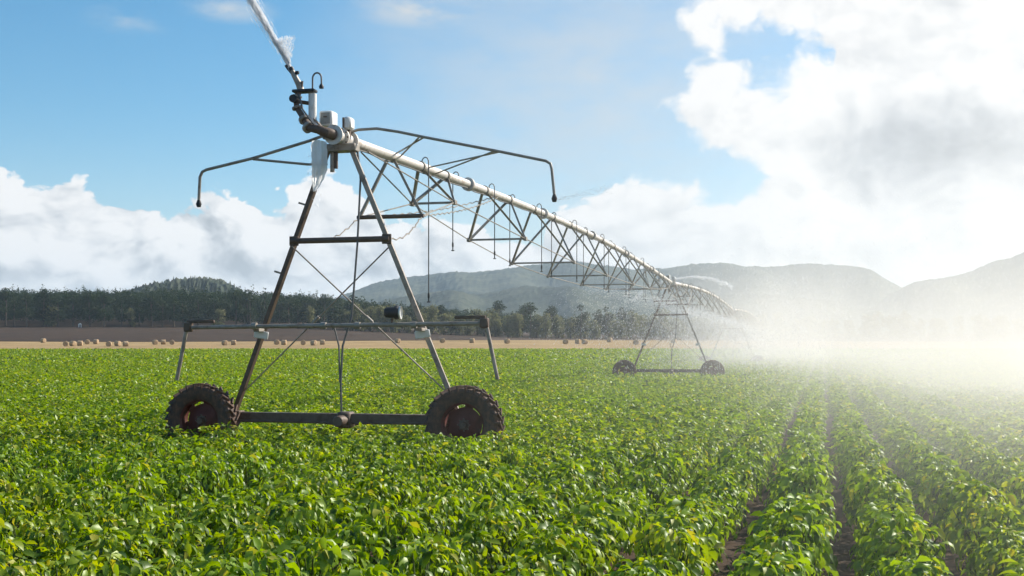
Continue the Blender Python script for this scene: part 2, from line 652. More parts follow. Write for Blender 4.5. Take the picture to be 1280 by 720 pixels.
variants = [crop_plant_mesh(i) for i in range(8)]
GROUP_CROP = 'leafy crop plants of the nearest rows'
first = True
for c, i in enumerate(near):
    lf, stm = variants[c % 8]
    x, y = P[i]
    root = empty('crop_plant', (0, 0, 0))
    leaf = lf.copy()
    COL.objects.link(leaf)
    leaf.parent = root
    sc = random.uniform(0.84, 1.16)
    root.location = (x, y, float(terrain(x, y)))
    root.rotation_euler = (0, 0, random.uniform(0, 6.28))
    root.scale = (sc, sc, sc * random.uniform(0.9, 1.12))
    tag(root, 'bushy green leafy crop plant in the nearest stretch of the rows', 'crop plant', GROUP_CROP)
    st = stm.copy()
    COL.objects.link(st)
    st.parent = root

VV, FF, TT = [], [], []
off = 0
for (d0, d1, nl, size, rad, hh) in ((0, 17.5, 230, 0.080, 0.252, 1.0), (17.5, 42, 150, 0.085, 0.252, 1.0), (42, 95, 34, 0.13, 0.255, 1.0), (95, 400, 8, 0.24, 0.26, 1.0)):
    sel = np.where((D >= d0) & (D < d1) & ~is_near)[0]
    if not len(sel):
        continue
    n = len(sel) * nl
    az, rr, zz, q, sh = plant_leaf_points(n, rng, rad)
    sc = np.repeat(rng.uniform(0.80, 1.18, len(sel)), nl)
    base = np.repeat(P[sel], nl, axis=0)
    gz = np.repeat(terrain(P[sel, 0], P[sel, 1]), nl)
    pos = np.stack([base[:, 0] + rr * np.cos(az) * sc, base[:, 1] + rr * np.sin(az) * sc, gz + zz * sc], -1)
    heading = az + rng.normal(0, 0.55, n)
    L = size * rng.uniform(0.55, 1.4, n)
    W = L * rng.uniform(0.38, 0.58, n)
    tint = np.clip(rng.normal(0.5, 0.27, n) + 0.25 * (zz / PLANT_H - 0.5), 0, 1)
    if d1 <= 17.5:
        V, F, k = leaves_hi(pos, heading, 0.35 - 1.1 * q + rng.normal(0, 0.4, n), rng.uniform(0.7, 2.1, n), L, W, rng.normal(0, 0.6, n))
    else:
        V, F, k = leaves_lo(pos, heading, 0.1 - 0.9 * q + rng.normal(0, 0.42, n), L, W, rng.normal(0, 0.65, n))
    VV.append(V)
    FF.append(F + off)
    off += len(V)
    TT.append(np.repeat(tint, k))
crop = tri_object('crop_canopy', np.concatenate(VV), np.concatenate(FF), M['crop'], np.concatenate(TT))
tag(crop, 'green leafy crop filling the field in rows as far as the stubble', 'crop', kind='stuff')

# ------------------------------------------------------------------ trees
def tree_mesh(kind, seed):
    g = np.random.default_rng(seed)
    H = {'dark': 15, 'olive': 11, 'spire': 17}[kind]
    H *= g.uniform(0.9, 1.1)
    lobes = []
    if kind == 'spire':
        for i in range(9):
            t = i / 8
            lobes.append((g.normal(0, 0.4), g.normal(0, 0.4), H * (0.22 + 0.74 * t), 2.7 * (1 - t) ** 0.8 + 0.5, 1.5))
    else:
        nb = 12 if kind == 'dark' else 16
        for i in range(nb):
            a = g.uniform(0, 6.28)
            r = g.uniform(0.3, 1.0) * (3.0 if kind == 'dark' else 2.6)
            z = H * g.uniform(0.12 if kind == 'olive' else 0.24, 0.86)
            r *= 1.1 - 0.6 * abs(z / H - 0.5)
            lobes.append((r * math.cos(a), r * math.sin(a), z, g.uniform(1.3, 2.1), g.uniform(1.0, 1.7)))
        lobes.append((0, 0, H * 0.9, 1.4, 1.3))
    Ps, Ts = [], []
    for (x, y, z, rh, rv) in lobes:
        n = int(60 * rh)
        v = g.normal(0, 1, (n, 3))
        v /= np.linalg.norm(v, axis=1)[:, None]
        v *= (g.uniform(0.35, 1.08, n) ** 0.5)[:, None]
        Ps.append(np.array([x, y, z]) + v * np.array([rh, rh, rv]))
        Ts.append(np.clip(g.normal(g.uniform(0.25, 0.7), 0.15, n), 0, 1))
    pos = np.concatenate(Ps)
    n = len(pos)
    L = g.uniform(0.45, 0.95, n)
    V, F, k = leaves_lo(pos, g.uniform(0, 6.28, n), g.normal(-0.15, 0.6, n), L, L * g.uniform(0.5, 0.8, n), g.normal(0, 0.7, n))
    tint = np.repeat(np.concatenate(Ts), k)
    crown = tri_object('crown', V, F, M['olive_tree' if kind == 'olive' else 'dark_tree'], tint, link=False)
    tb = MB()
    r0 = 0.28
    lean = g.normal(0, 0.25, 2)
    tb.tube([(0, 0, -0.8), (lean[0] * 0.3, lean[1] * 0.3, H * 0.3), (lean[0], lean[1], H * 0.62), (lean[0] * 1.2, lean[1] * 1.2, H * 0.88)], [r0 * 1.25, r0, r0 * 0.6, 0.06], M['bark'], 7)
    for (x, y, z, rh, rv) in lobes[:8]:
        z0 = max(z - 2.2, H * 0.2)
        tb.tube([(lean[0] * z0 / H, lean[1] * z0 / H, z0), (x * 0.5, y * 0.5, z - 0.9), (x, y, z)], [0.12, 0.08, 0.03], M['bark'], 5)
    trunk = tb.build('trunk', smooth=60)
    COL.objects.unlink(trunk)
    return crown, trunk, H


KINDS = {k: [tree_mesh(k, 40 + 10 * j + i) for i in range(4)] for j, k in enumerate(('dark', 'olive', 'spire'))}


def put_tree(kind, x, y, scale, name, label, cat, group):
    crown, trunk, H = random.choice(KINDS[kind])
    root = empty(name, (x, y, float(terrain(x, y))), random.uniform(0, 6.28))
    root.scale = (scale * random.uniform(0.9, 1.2), scale * random.uniform(0.9, 1.2), scale)
    tag(root, label, cat, group)
    for o in (crown, trunk):
        c = o.copy()
        COL.objects.link(c)
        c.parent = root
    return root


# front edge of the wood: single trees one can make out
x = -255.0
while x < 255:
    px = 640 + 1520 * x / 460
    yy = 452 + random.uniform(-5, 9)
    if px < 430:
        kind = 'dark' if random.random() < 0.9 else 'olive'
        lab = 'dark bushy tree at the front edge of the wood beyond the brown field' if kind == 'dark' else 'olive brown tree in the dark front edge of the wood at left'
        put_tree(kind, x, yy, random.uniform(0.62, 0.95), 'woodland_tree', lab, 'tree', 'dark trees along the brown fallow field' if kind == 'dark' else 'olive trees among the dark wood')
    elif px < 850:
        kind = 'olive' if random.random() < 0.82 else 'dark'
        lab = 'pale olive bushy tree along the stubble, under the irrigation span' if kind == 'olive' else 'dark green tree among the pale olive ones under the span'
        put_tree(kind, x, yy, random.uniform(0.6, 0.95), 'woodland_tree', lab, 'tree', 'pale olive trees under the irrigation span' if kind == 'olive' else 'dark trees among the olive ones')
    else:
        put_tree('olive', x, yy, random.uniform(0.65, 0.9), 'woodland_tree', 'bushy tree dimmed by drifting spray at the right of the field', 'tree', 'trees veiled by the spray')
    if 430 < px < 860:                      # a second rank stands close behind
        put_tree('olive' if random.random() < 0.7 else 'dark', x + random.uniform(1, 3), yy + random.uniform(9, 16), random.uniform(0.66, 0.9), 'woodland_tree', 'tree of the second rank behind the pale olive ones under the span', 'tree', 'second rank trees under the span')
    x += random.uniform(3.4, 5.6)

# the wood behind reads as one mass
VV, FF, TT = [], [], []
off = 0
cand = []
for _ in range(5200):
    yy = random.uniform(462, 640)
    xx = random.uniform(-0.50, 0.50) * yy
    px = 640 + 1520 * xx / yy
    if px > 900 or (px > 430 and yy > 545):
        continue
    cand.append((xx, yy, px))
random.shuffle(cand)
for (xx, yy, px) in cand[:1700]:
    kind = 'spire' if random.random() < 0.25 else 'dark'
    me = random.choice(KINDS[kind])[0].data
    nv = len(me.vertices)
    co = np.empty(nv * 3, np.float32)
    me.vertices.foreach_get('co', co)
    co = co.reshape(-1, 3)
    fi = np.empty(len(me.loops), np.int32)
    me.loops.foreach_get('vertex_index', fi)
    ti = np.empty(nv, np.float32)
    me.attributes['tint'].data.foreach_get('value', ti)
    # every second leaf clump is enough back here
    nl = nv // 4
    pick = np.sort(np.random.default_rng(int(yy * 1000)).choice(nl, nl // 2, replace=False))
    co = co.reshape(nl, 4, 3)[pick].reshape(-1, 3)
    ti = ti.reshape(nl, 4)[pick].ravel()
    f = (np.arange(len(pick))[:, None, None] * 4 + np.array([(0, 1, 3), (0, 3, 2)])[None]).reshape(-1, 3)
    a = random.uniform(0, 6.28)
    s = random.uniform(0.72, 1.0) * float(np.interp(px, [330, 450, 640, 900], [0.92, 0.80, 0.60, 0.52]))
    rot = np.array([[math.cos(a), -math.sin(a), 0], [math.sin(a), math.cos(a), 0], [0, 0, 1]]) * s
    co = co @ rot.T * np.array([1.15, 1.15, 1]) + np.array([xx, yy, float(terrain(xx, yy))])
    VV.append(co)
    FF.append(f + off)
    off += len(co)
    TT.append(ti)
tag(tri_object('forest', np.concatenate(VV), np.concatenate(FF), M['dark_tree'], np.concatenate(TT)), 'dark wood of massed trees on the rise beyond the fields', 'wood', kind='stuff')

# ------------------------------------------------------------------ straw bales
def bale_mesh():
    b = MB()
    n = 20
    prof = [(0.02, -0.61), (0.40, -0.62), (0.60, -0.60), (0.66, -0.54), (0.672, -0.2), (0.668, 0.2), (0.66, 0.54), (0.60, 0.60), (0.40, 0.62), (0.02, 0.61)]
    b.lathe(prof, M['straw'], n, 'y', (0, 0, 0.64))
    o = b.build('straw_bale', smooth=50)
    COL.objects.unlink(o)
    g = np.random.default_rng(3)
    for v in o.data.vertices:
        v.co += Vector(g.normal(0, 0.018, 3))
        if v.co.z < 0.06:
            v.co.z = 0.0
    return o


BALE = bale_mesh()
BG = 'round straw bales on the stubble'
bales = [  # bearing, distance, turn, label
    (82, 243, 20, 'leftmost straw bale of the far left cluster on the stubble'),
    (91, 245, 60, 'straw bale beside the leftmost one on the stubble'),
    (100, 249, 100, 'third straw bale in the far left cluster on the stubble'),
    (109, 268, 30, 'straw bale at the back of the far left cluster'),
    (120, 270, 80, 'right end straw bale of the back row in the far left cluster'),
    (136, 241, 10, 'dark-ended straw bale standing left of two paler ones'),
    (147, 246, 70, 'middle straw bale of the trio right of the far left cluster'),
    (157, 242, 120, 'right straw bale of the trio right of the far left cluster'),
    (54, 285, 60, 'lone straw bale near the far edge of the stubble at left'),
    (194, 262, 40, 'straw bale left of the hanging end of the guard bar'),
    (204, 264, 110, 'straw bale just left of the guard bar end, middle of three'),
    (215, 261, 15, 'straw bale touching the guard bar end in view, right of three'),
    (281, 252, 45, 'left bale of the pair beside the left tower leg'),
    (292, 255, 100, 'right bale of the pair beside the left tower leg'),
    (346, 258, 30, 'left bale of the pair right of the left tower leg'),
    (355, 255, 85, 'right bale of the pair right of the left tower leg'),
    (379, 254, 10, 'pale straw bale seen through the tower, left of a dark-ended one'),
    (392, 250, 60, 'dark-ended straw bale seen through the near tower'),
    (403, 256, 100, 'straw bale seen through the tower just left of the hanging conduit'),
    (497, 268, 50, 'straw bale between the conduit and the right tower leg'),
    (553, 270, 20, 'small straw bale just right of the right tower leg'),
    (590, 268, 80, 'straw bale beside the right hanging end of the guard bar'),
    (634, 262, 35, 'lone straw bale right of the guard bar end'),
    (707, 258, 20, 'left straw bale of the trio under the irrigation span'),
    (722, 260, 75, 'middle straw bale of the trio under the irrigation span'),
    (731, 257, 120, 'right straw bale of the trio under the irrigation span'),
    (762, 275, 60, 'straw bale at the back, left of the second tower'),
    (795, 252, 10, 'dark straw bale in front of the second tower leg'),
    (842, 268, 50, 'faint straw bale veiled by spray behind the second tower'),
]
for px, d, tw, lab in bales:
    x, y = (px - 640) / 1520 * d, d
    o = BALE.copy()
    COL.objects.link(o)
    o.location = (x, y, float(terrain(x, y)) + 0.05)
    o.rotation_euler = (0, 0, R(tw))
    o.scale = (0.8, 0.8, 0.8)
    tag(o, lab, 'straw bale', BG)

# small white shed at the foot of the wood
sx, sy = (100 - 640) / 1520 * 447, 447
sz = float(terrain(sx, sy))
shed = empty('shed', (sx, sy, sz), R(10))
shed.scale = (0.62, 0.62, 0.62)
tag(shed, 'tiny white shed at the foot of the dark wood', 'shed')
b = MB()
b.box((0, 0, 1.0), (1.6, 2.2, 2.0), M['white'])
b.build('wall', shed, 0)
b = MB()
b.add([(-0.95, -1.25, 1.98), (0.95, -1.25, 1.98), (0, -1.25, 2.75), (-0.95, 1.25, 1.98), (0.95, 1.25, 1.98), (0, 1.25, 2.75)],
      [(0, 1, 2), (3, 5, 4), (0, 2, 5, 3), (1, 4, 5, 2), (0, 3, 4, 1)], M['white'])
b.build('roof', shed, 0)
b = MB()
b.box((0.2, -1.13, 0.9), (0.7, 0.05, 1.7), M['dark'])
b.build('door', shed, 0)

# ------------------------------------------------------------------ the irrigation machine (local x across the machine, y along the pipe)
IRR = empty('irrigation_machine', (OX, OY, 0), -TH)
tag(IRR, 'long wheeled irrigation machine with steel towers and a trussed overhead pipe crossing the crop', 'irrigator')
TOWERS = 4
N_SPANS = TOWERS - 1


def pipe_z(v):
    t = (v % SPAN) / SPAN
    return 4.93 + 0.40 * math.sin(math.pi * t)


PU = 0.13


def pp(v, du=0.0, dz=0.0):
    return (PU + du, v, pipe_z(v) + dz)


# --- one wheel: tyre (lugs in the same mesh), rim, hub, copied for all towers
def build_wheel(u):
    w = empty('wheel', (u, 0, 0.58))
    w.parent = IRR
    b = MB()
    prof = [(0.335, -0.115), (0.37, -0.135), (0.44, -0.152), (0.505, -0.148), (0.54, -0.12), (0.552, -0.06), (0.555, 0.0),
            (0.552, 0.06), (0.54, 0.12), (0.505, 0.148), (0.44, 0.152), (0.37, 0.135), (0.335, 0.115), (0.325, 0.06), (0.325, -0.06)]
    b.lathe(prof, M['tyre'], 48, 'y', closed=True)
    nl = 27
    for i in range(nl * 2):
        side = 1 if i % 2 else -1
        a = 2 * math.pi * i / (nl * 2)
        rr = 0.562
        c = (rr * math.cos(a), side * 0.075, rr * math.sin(a))
        rot = Matrix.Rotation(-a, 3, 'Y') @ Matrix.Rotation(side * R(40), 3, 'X')
        b.box(c, (0.055, 0.17, 0.028), M['tyre'], rot, 0.006)
        a2 = a + side * 0.0
        c = (0.525 * math.cos(a2 + 0.07), side * 0.148, 0.525 * math.sin(a2 + 0.07))
        b.box(c, (0.075, 0.022, 0.032), M['tyre'], Matrix.Rotation(-a2, 3, 'Y'), 0.006)
    b.build('tyre', w, 35)
    b = MB()
    b.lathe([(0.334, -0.112), (0.345, -0.118), (0.345, -0.108), (0.322, -0.09), (0.318, 0.09), (0.345, 0.108), (0.345, 0.118), (0.334, 0.112), (0.305, 0.09), (0.305, -0.09)], M['rust'], 40, 'y', closed=True)
    b.lathe([(0.0, -0.03), (0.11, -0.035), (0.15, -0.012), (0.22, 0.02), (0.262, 0.03), (0.262, 0.042), (0.22, 0.032), (0.15, 0.0), (0.0, -0.015)], M['rust'], 36, 'y')
    for i in range(6):
        a = 2 * math.pi * i / 6 + 0.3
        b.box((0.285 * math.cos(a), 0.036, 0.285 * math.sin(a)), (0.06, 0.012, 0.13), M['rust'], Matrix.Rotation(-a, 3, 'Y'))
    b.build('rim', w, 35)
    b = MB()
    b.lathe([(0.0, -0.10), (0.045, -0.10), (0.055, -0.085), (0.06, -0.036), (0.085, -0.033), (0.085, 0.05), (0.07, 0.12), (0.07, 0.25), (0.0, 0.25)], M['dark'], 20, 'y')
    for i in range(8):
        a = 2 * math.pi * i / 8
        b.lathe([(0, -0.056), (0.011, -0.055), (0.012, -0.034)], M['dark'], 6, 'y', (0.09 * math.cos(a), 0, 0.09 * math.sin(a)))
    b.build('hub', w, 35)
    return w


def build_tower():
    """parts of one tower at local y = 0"""
    parts = []
    for u in (-2.2, 2.1):
        parts.append(build_wheel(u))
    YB = 0.30                                   # base beam and legs stand just behind the wheel plane
    b = MB()
    b.beam((-2.05, YB, 0.63), (1.95, YB, 0.63), 0.15, 0.155, M['dark'], 0.012)
    for u in (-2.2, 2.1):
        b.box((u, YB - 0.02, 0.58), (0.24, 0.24, 0.26), M['dark'], None, 0.03)
    for u in (-1.1, 1.0):
        b.tube([(u, YB - 0.12, 0.58), (u + 0.9, YB - 0.12, 0.57)], 0.018, M['dark'], 6)
    beam = b.build('base_beam', IRR)
    b = MB()
    b.box((0.10, YB - 0.02, 0.61), (0.22, 0.26, 0.25), M['dark'], None, 0.03)
    b.lathe([(0, -0.26), (0.075, -0.26), (0.09, -0.24), (0.09, -0.02), (0, -0.02)], M['dark'], 16, 'y', (0.10, YB - 0.1, 0.60))
    b.tube([(-0.08, YB - 0.1, 0.55), (-0.3, YB - 0.1, 0.57), (-1.9, YB - 0.1, 0.575)], 0.02, M['dark'], 8)
    b.tube([(0.28, YB - 0.1, 0.55), (0.5, YB - 0.1, 0.57), (1.85, YB - 0.1, 0.575)], 0.02, M['dark'], 8)
    b.build('gear_motor', beam)
    parts.append(beam)
    # legs
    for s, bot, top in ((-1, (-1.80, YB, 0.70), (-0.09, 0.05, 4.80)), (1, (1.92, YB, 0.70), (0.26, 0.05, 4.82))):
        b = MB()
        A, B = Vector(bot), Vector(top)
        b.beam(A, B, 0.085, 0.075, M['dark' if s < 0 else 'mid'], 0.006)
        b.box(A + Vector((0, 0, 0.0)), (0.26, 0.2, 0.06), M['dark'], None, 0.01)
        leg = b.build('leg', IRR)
        b = MB()
        t = (2.0 - A.z) / (B.z - A.z)
        c = A.lerp(B, t)
        ang = math.atan2((B - A).x, (B - A).z)
        b.box(c + Vector((0, -0.09, -0.07)), (0.24, 0.03, 0.12), M['white'], Matrix.Rotation(ang * 0.4, 3, 'Y'), 0.01)
        b.box(c + Vector((0, -0.17, 0.0)), (0.10, 0.20, 0.05), M['galv'], None, 0.006)
        b.build('bracket', leg)
        if s < 0:
            b = MB()
            for h in (2.9, 3.95):
                t = (h - A.z) / (B.z - A.z)
                c = A.lerp(B, t)
                b.box(c + Vector((-0.09, 0, 0)), (0.15, 0.05, 0.03), M['galv'], Matrix.Rotation(0.3, 3, 'Y'), 0.004)
            b.build('step', leg)
        parts.append(leg)

    def on_leg(s, h):
        A, B = (Vector((-1.80, YB, 0.70)), Vector((-0.09, 0.05, 4.80))) if s < 0 else (Vector((1.92, YB, 0.70)), Vector((0.26, 0.05, 4.82)))
        return A.lerp(B, (h - A.z) / (B.z - A.z))
    a, c = on_leg(-1, 3.38), on_leg(1, 3.38)
    b = MB()
    b.tube([a + Vector((-0.05, -0.06, 0)), c + Vector((0.05, -0.06, 0))], 0.045, M['dark'], 12)
    for q in (a, c):
        b.box(q + Vector((0, -0.05, 0)), (0.15, 0.03, 0.15), M['dark'], None, 0.008)
    parts.append(b.build('cross_bar', IRR))
    for s in (-1, 1):
        p, q = on_leg(s, 3.30) + Vector((0, 0.06 * s, 0)), on_leg(-s, 1.02) + Vector((0, 0.06 * s, 0))
        b = MB()
        b.tube([p, q], 0.012, M['mid'], 8)
        b.tube([p.lerp(q, 0.48), p.lerp(q, 0.52)], 0.026, M['galv'], 8)
        parts.append(b.build('cross_brace', IRR))
    # guard bar with hanging ends
    b = MB()
    b.tube([(-2.38, -0.12, 2.045), (0.0, -0.12, 2.065), (2.46, -0.12, 2.085)], 0.032, M['mid'], 12)
    for u in (-1.25, -0.1, 0.45, 1.35):
        b.tube([(u - 0.04, -0.12, 2.065), (u + 0.04, -0.12, 2.065)], 0.05, M['galv'], 12)
    bar = b.build('guard_bar', IRR)
    for s, x0, x1, zz in ((-1, -2.38, -2.58, 2.05), (1, 2.44, 2.64, 2.09)):
        b = MB()
        b.tube([(x0 - 0.0, -0.12, zz + 0.05), (x0 + s * 0.04, -0.12, zz - 0.08), (x1, -0.12, zz - 0.83)], 0.03, M['mid'], 10)
        b.box((x0, -0.12, zz), (0.13, 0.11, 0.15), M['dark'], None, 0.02)
        b.beam((x0 - s * 0.45, -0.12, zz + 0.085), (x0 + s * 0.02, -0.12, zz + 0.085), 0.05, 0.05, M['dark'], 0.008)
        b.build('end_arm', bar)
    # conduit down to the gear motor
    b = MB()
    b.tube([(0.36, 0.1, 4.78), (0.42, 0.08, 4.3), (0.38, 0.05, 3.3), (0.30, 0.02, 2.2), (0.16, 0.0, 1.75), (0.13, 0.0, 1.2), (0.12, 0.05, 0.75)], 0.017, M['hose'], 8)
    b.tube([(0.02, 0.0, 2.05), (0.10, 0.0, 1.75), (0.115, 0.0, 1.2)], 0.014, M['hose'], 8)
    parts.append(b.build('conduit', IRR))
    # saddle that carries the pipe
    b = MB()
    b.box((PU, 0.05, 4.78), (0.50, 0.22, 0.12), M['galv'], None, 0.015)
    b.lathe([(0.0, -0.30), (0.15, -0.30), (0.15, -0.275), (0.10, -0.27), (0.10, -0.05), (0.15, -0.045), (0.15, 0.0), (0.10, 0.004), (0.105, 0.30), (0.16, 0.305), (0.16, 0.34), (0.08, 0.345)], M['pipe'], 24, 'y', (PU, 0, 4.93))
    for i in range(10):
        a = 2 * math.pi * i / 10
        b.lathe([(0, -0.055), (0.014, -0.055), (0.014, 0.012), (0, 0.012)], M['dark'], 6, 'y', (PU + 0.13 * math.cos(a), 0, 4.93 + 0.13 * math.sin(a)))
    b.tube([(-0.02, 0.03, 4.74), (-0.02, 0.03, 4.42)], 0.035, M['galv'], 12)
    b.tube([(0.04, 0.03, 4.74), (0.04, 0.03, 4.47)], 0.03, M['dark'], 12)
    for s in (-1, 1):
        b.beam((PU + 0.2 * s, 0.05, 4.76), (PU + 0.05 * s, 0.4, 4.86), 0.04, 0.05, M['galv'], 0.005)
    parts.append(b.build('saddle', IRR))
    # electrical boxes on top
    b = MB()
    b.box((-0.05, -0.05, 5.21), (0.21, 0.24, 0.23), M['white'], None, 0.02)
    b.box((-0.05, -0.172, 5.21), (0.15, 0.012, 0.17), M['galv'], None, 0.004)
    b.box((-0.05, -0.182, 5.23), (0.06, 0.010, 0.02), M['dark'], None, 0.002)
    b.tube([(-0.05, -0.05, 5.10), (-0.02, 0.0, 4.95)], 0.03, M['dark'], 8)
    parts.append(b.build('control_box', IRR))
    b = MB()
    b.box((0.24, 0.05, 5.15), (0.13, 0.20, 0.19), M['white'], None, 0.03)
    b.box((0.195, -0.058, 5.15), (0.03, 0.02, 0.16), M['dark'], None, 0.004)
    b.beam((0.24, 0.05, 4.95), (0.24, 0.05, 5.06), 0.05, 0.05, M['dark'], 0.0)
    parts.append(b.build('switch_box', IRR))
    # lower joints of the tension chains at this tower
    return parts


tower = build_tower()


def copy_part(o, dv):
    c = o.copy()
    COL.objects.link(c)
    c.parent = IRR
    c.scale = o.scale
    c.location = (o.location.x, o.location.y + dv, o.location.z)
    for ch in list(o.children):
        d = ch.copy()
        COL.objects.link(d)
        d.parent = c
    return c


for k in range(1, TOWERS):
    for o in tower:
        copy_part(o, k * SPAN)

# lamp on the guard bar and the end gun belong to the nearest tower only
b = MB()
b.lathe([(0, -0.11), (0.09, -0.11), (0.105, -0.09), (0.105, -0.05), (0.085, -0.045), (0.08, 0.09), (0.06, 0.11), (0, 0.11)], M['black'], 20, 'y', (0, 0, 0))
lens = MB()
lens.lathe([(0, 0.0), (0.092, -0.004), (0.1, -0.03)], M['white'], 20, 'y', (0, 0, 0))
lb = b.build('lamp', IRR, 40, (1.0, -0.12, 2.255))
lb.rotation_euler = (0, 0, R(97))
b = MB()
b.tube([(0, 0, -0.18), (0, 0, -0.09)], 0.02, M['dark'], 8)
b.build('bracket', lb)
lo = lens.build('lens', lb, 40, (0, -0.112, 0))

# --- spray booms reaching out from the pipe end
b = MB()
b.tube([(-0.14, -0.10, 4.95), (-0.34, -0.10, 4.89), (-1.28, -0.10, 4.66), (-2.08, -0.10, 4.51), (-2.15, -0.10, 4.48), (-2.19, -0.10, 4.40), (-2.21, -0.10, 4.02)], 0.024, M['galv'], 10)
b.tube([(-0.05, -0.10, 4.52), (-0.37, -0.10, 4.53), (-1.28, -0.10, 4.645)], 0.02, M['galv'], 8)
bo = b.build('spray_boom', IRR)
b = MB()
b.lathe([(0.0, 0.0), (0.03, 0.0), (0.045, 0.05), (0.02, 0.12), (0, 0.12)], M['black'], 12, 'z', (-2.21, -0.10, 3.93))
b.build('nozzle', bo)
b = MB()
b.tube([(0.14, 0.30, 5.06), (0.30, 0.30, 5.10), (0.60, 0.30, 5.105), (0.95, 0.30, 5.04), (1.37, 0.30, 4.94), (2.57, 0.30, 4.67), (3.27, 0.30, 4.505), (3.34, 0.30, 4.46), (3.36, 0.30, 4.38), (3.40, 0.30, 3.98)], 0.022, M['galv'], 10)
bo = b.build('spray_boom', IRR)
b = MB()
b.lathe([(0.0, 0.0), (0.03, 0.0), (0.045, 0.05), (0.02, 0.12), (0, 0.12)], M['black'], 12, 'z', (3.40, 0.30, 3.89))
b.build('nozzle', bo)
for vv, x, z, dz in ((2.3, 1.37, 4.94, 0.05), (2.5, 1.30, 4.955, 0.02), (4.1, 2.57, 4.67, 0.02), (4.5, 2.50, 4.69, -0.05)):
    b = MB()
    b.tube([(x, 0.30, z), pp(vv, 0.07, dz)], 0.014, M['galv'], 8)
    b.build('brace', bo)

# --- end gun
b = MB()
b.tube([(PU, -0.30, 4.93), (PU - 0.05, -0.42, 4.94), (-0.05, -0.46, 4.99), (-0.22, -0.42, 5.03), (-0.32, -0.35, 5.18), (-0.45, -0.32, 5.36), (-0.47, -0.30, 5.46), (-0.43, -0.30, 5.60)], [0.085, 0.08, 0.068, 0.06, 0.048, 0.044, 0.044, 0.044], M['dark'], 14)
for p, q, r_ in (((-0.20, -0.43, 5.02), (-0.235, -0.415, 5.05), 0.095), ((-0.30, -0.365, 5.145), (-0.325, -0.348, 5.185), 0.085), ((-0.445, -0.32, 5.34), (-0.455, -0.318, 5.37), 0.075), ((-0.455, -0.30, 5.52), (-0.445, -0.30, 5.55), 0.07)):
    b.tube([p, q], r_, M['galv'], 14)
b.tube([(-0.10, -0.50, 5.06), (-0.30, -0.44, 5.30), (-0.40, -0.36, 5.55)], 0.014, M['hose'], 8)
b.beam((0.02, -0.36, 4.86), (-0.38, -0.36, 5.28), 0.03, 0.03, M['mid'])
b.beam((-0.02, -0.36, 5.03), (-0.225, -0.27, 5.22), 0.03, 0.03, M['mid'])
gun = b.build('end_gun', IRR)
b = MB()
b.tube([(-0.225, -0.25, 5.02), (-0.225, -0.25, 5.57)], 0.062, M['white'], 14)
b.tube([(-0.225, -0.25, 5.2), (-0.37, -0.30, 5.23)], 0.035, M['galv'], 10)
b.tube([(-0.225, -0.25, 5.42), (-0.42, -0.30, 5.45)], 0.03, M['dark'], 10)
b.build('valve', gun)
b = MB()
b.box((-0.34, -0.28, 5.61), (0.36, 0.16, 0.045), M['black'], None, 0.012)
b.lathe([(0, -0.1), (0.06, -0.1), (0.06, 0.02), (0, 0.02)], M['black'], 14, 'y', (-0.47, -0.33, 5.48))
b.build('bearing_plate', gun)
b = MB()
b.tube([(-0.40, -0.28, 5.62), (-0.43, -0.29, 5.72), (-0.50, -0.30, 5.85), (-0.555, -0.31, 5.965)], [0.052, 0.05, 0.042, 0.032], M['galv'], 14)
b.tube([(-0.535, -0.31, 5.925), (-0.558, -0.31, 5.97)], 0.042, M['black'], 14)
b.build('barrel', gun)
b = MB()
b.tube([(-0.53, -0.31, 5.87), (-0.60, -0.32, 5.95), (-0.625, -0.32, 6.01)], [0.014, 0.014, 0.028], M['black'], 8)
b.box((-0.45, -0.31, 5.89), (0.06, 0.05, 0.05), M['black'], None, 0.01)
b.tube([(-0.38, -0.30, 5.66), (-0.37, -0.30, 5.76)], 0.018, M['dark'], 8)
b.build('deflector_arm', gun)
b = MB()
arc = [(-0.225, -0.25, 5.57), (-0.225, -0.25, 5.78)]
for i in range(1, 12):
    a = math.pi - math.pi * i / 12
    arc.append((-0.153 + 0.072 * math.cos(a), -0.25, 5.80 + 0.085 * math.sin(a)))
arc += [(-0.081, -0.25, 5.78), (-0.081, -0.25, 5.70)]
b.tube(arc, 0.014, M['hose'], 8)
b.lathe([(0, 0), (0.034, 0.0), (0.038, 0.03), (0.016, 0.07), (0, 0.07)], M['black'], 12, 'z', (-0.081, -0.25, 5.645))
b.build('gooseneck', gun)

# --- spans
STATIONS = [(4.55, 0.60, 0.42, 0.75), (9.2, 1.0, 0.66, 1.05), (13.85, 1.3, 0.84, 1.15), (18.5, 1.42, 0.90, 1.2),
            (23.7, 1.42, 0.90, 1.2), (28.35, 1.3, 0.84, 1.15), (33.0, 1.0, 0.66, 1.05), (37.65, 0.6, 0.42, 0.75)]


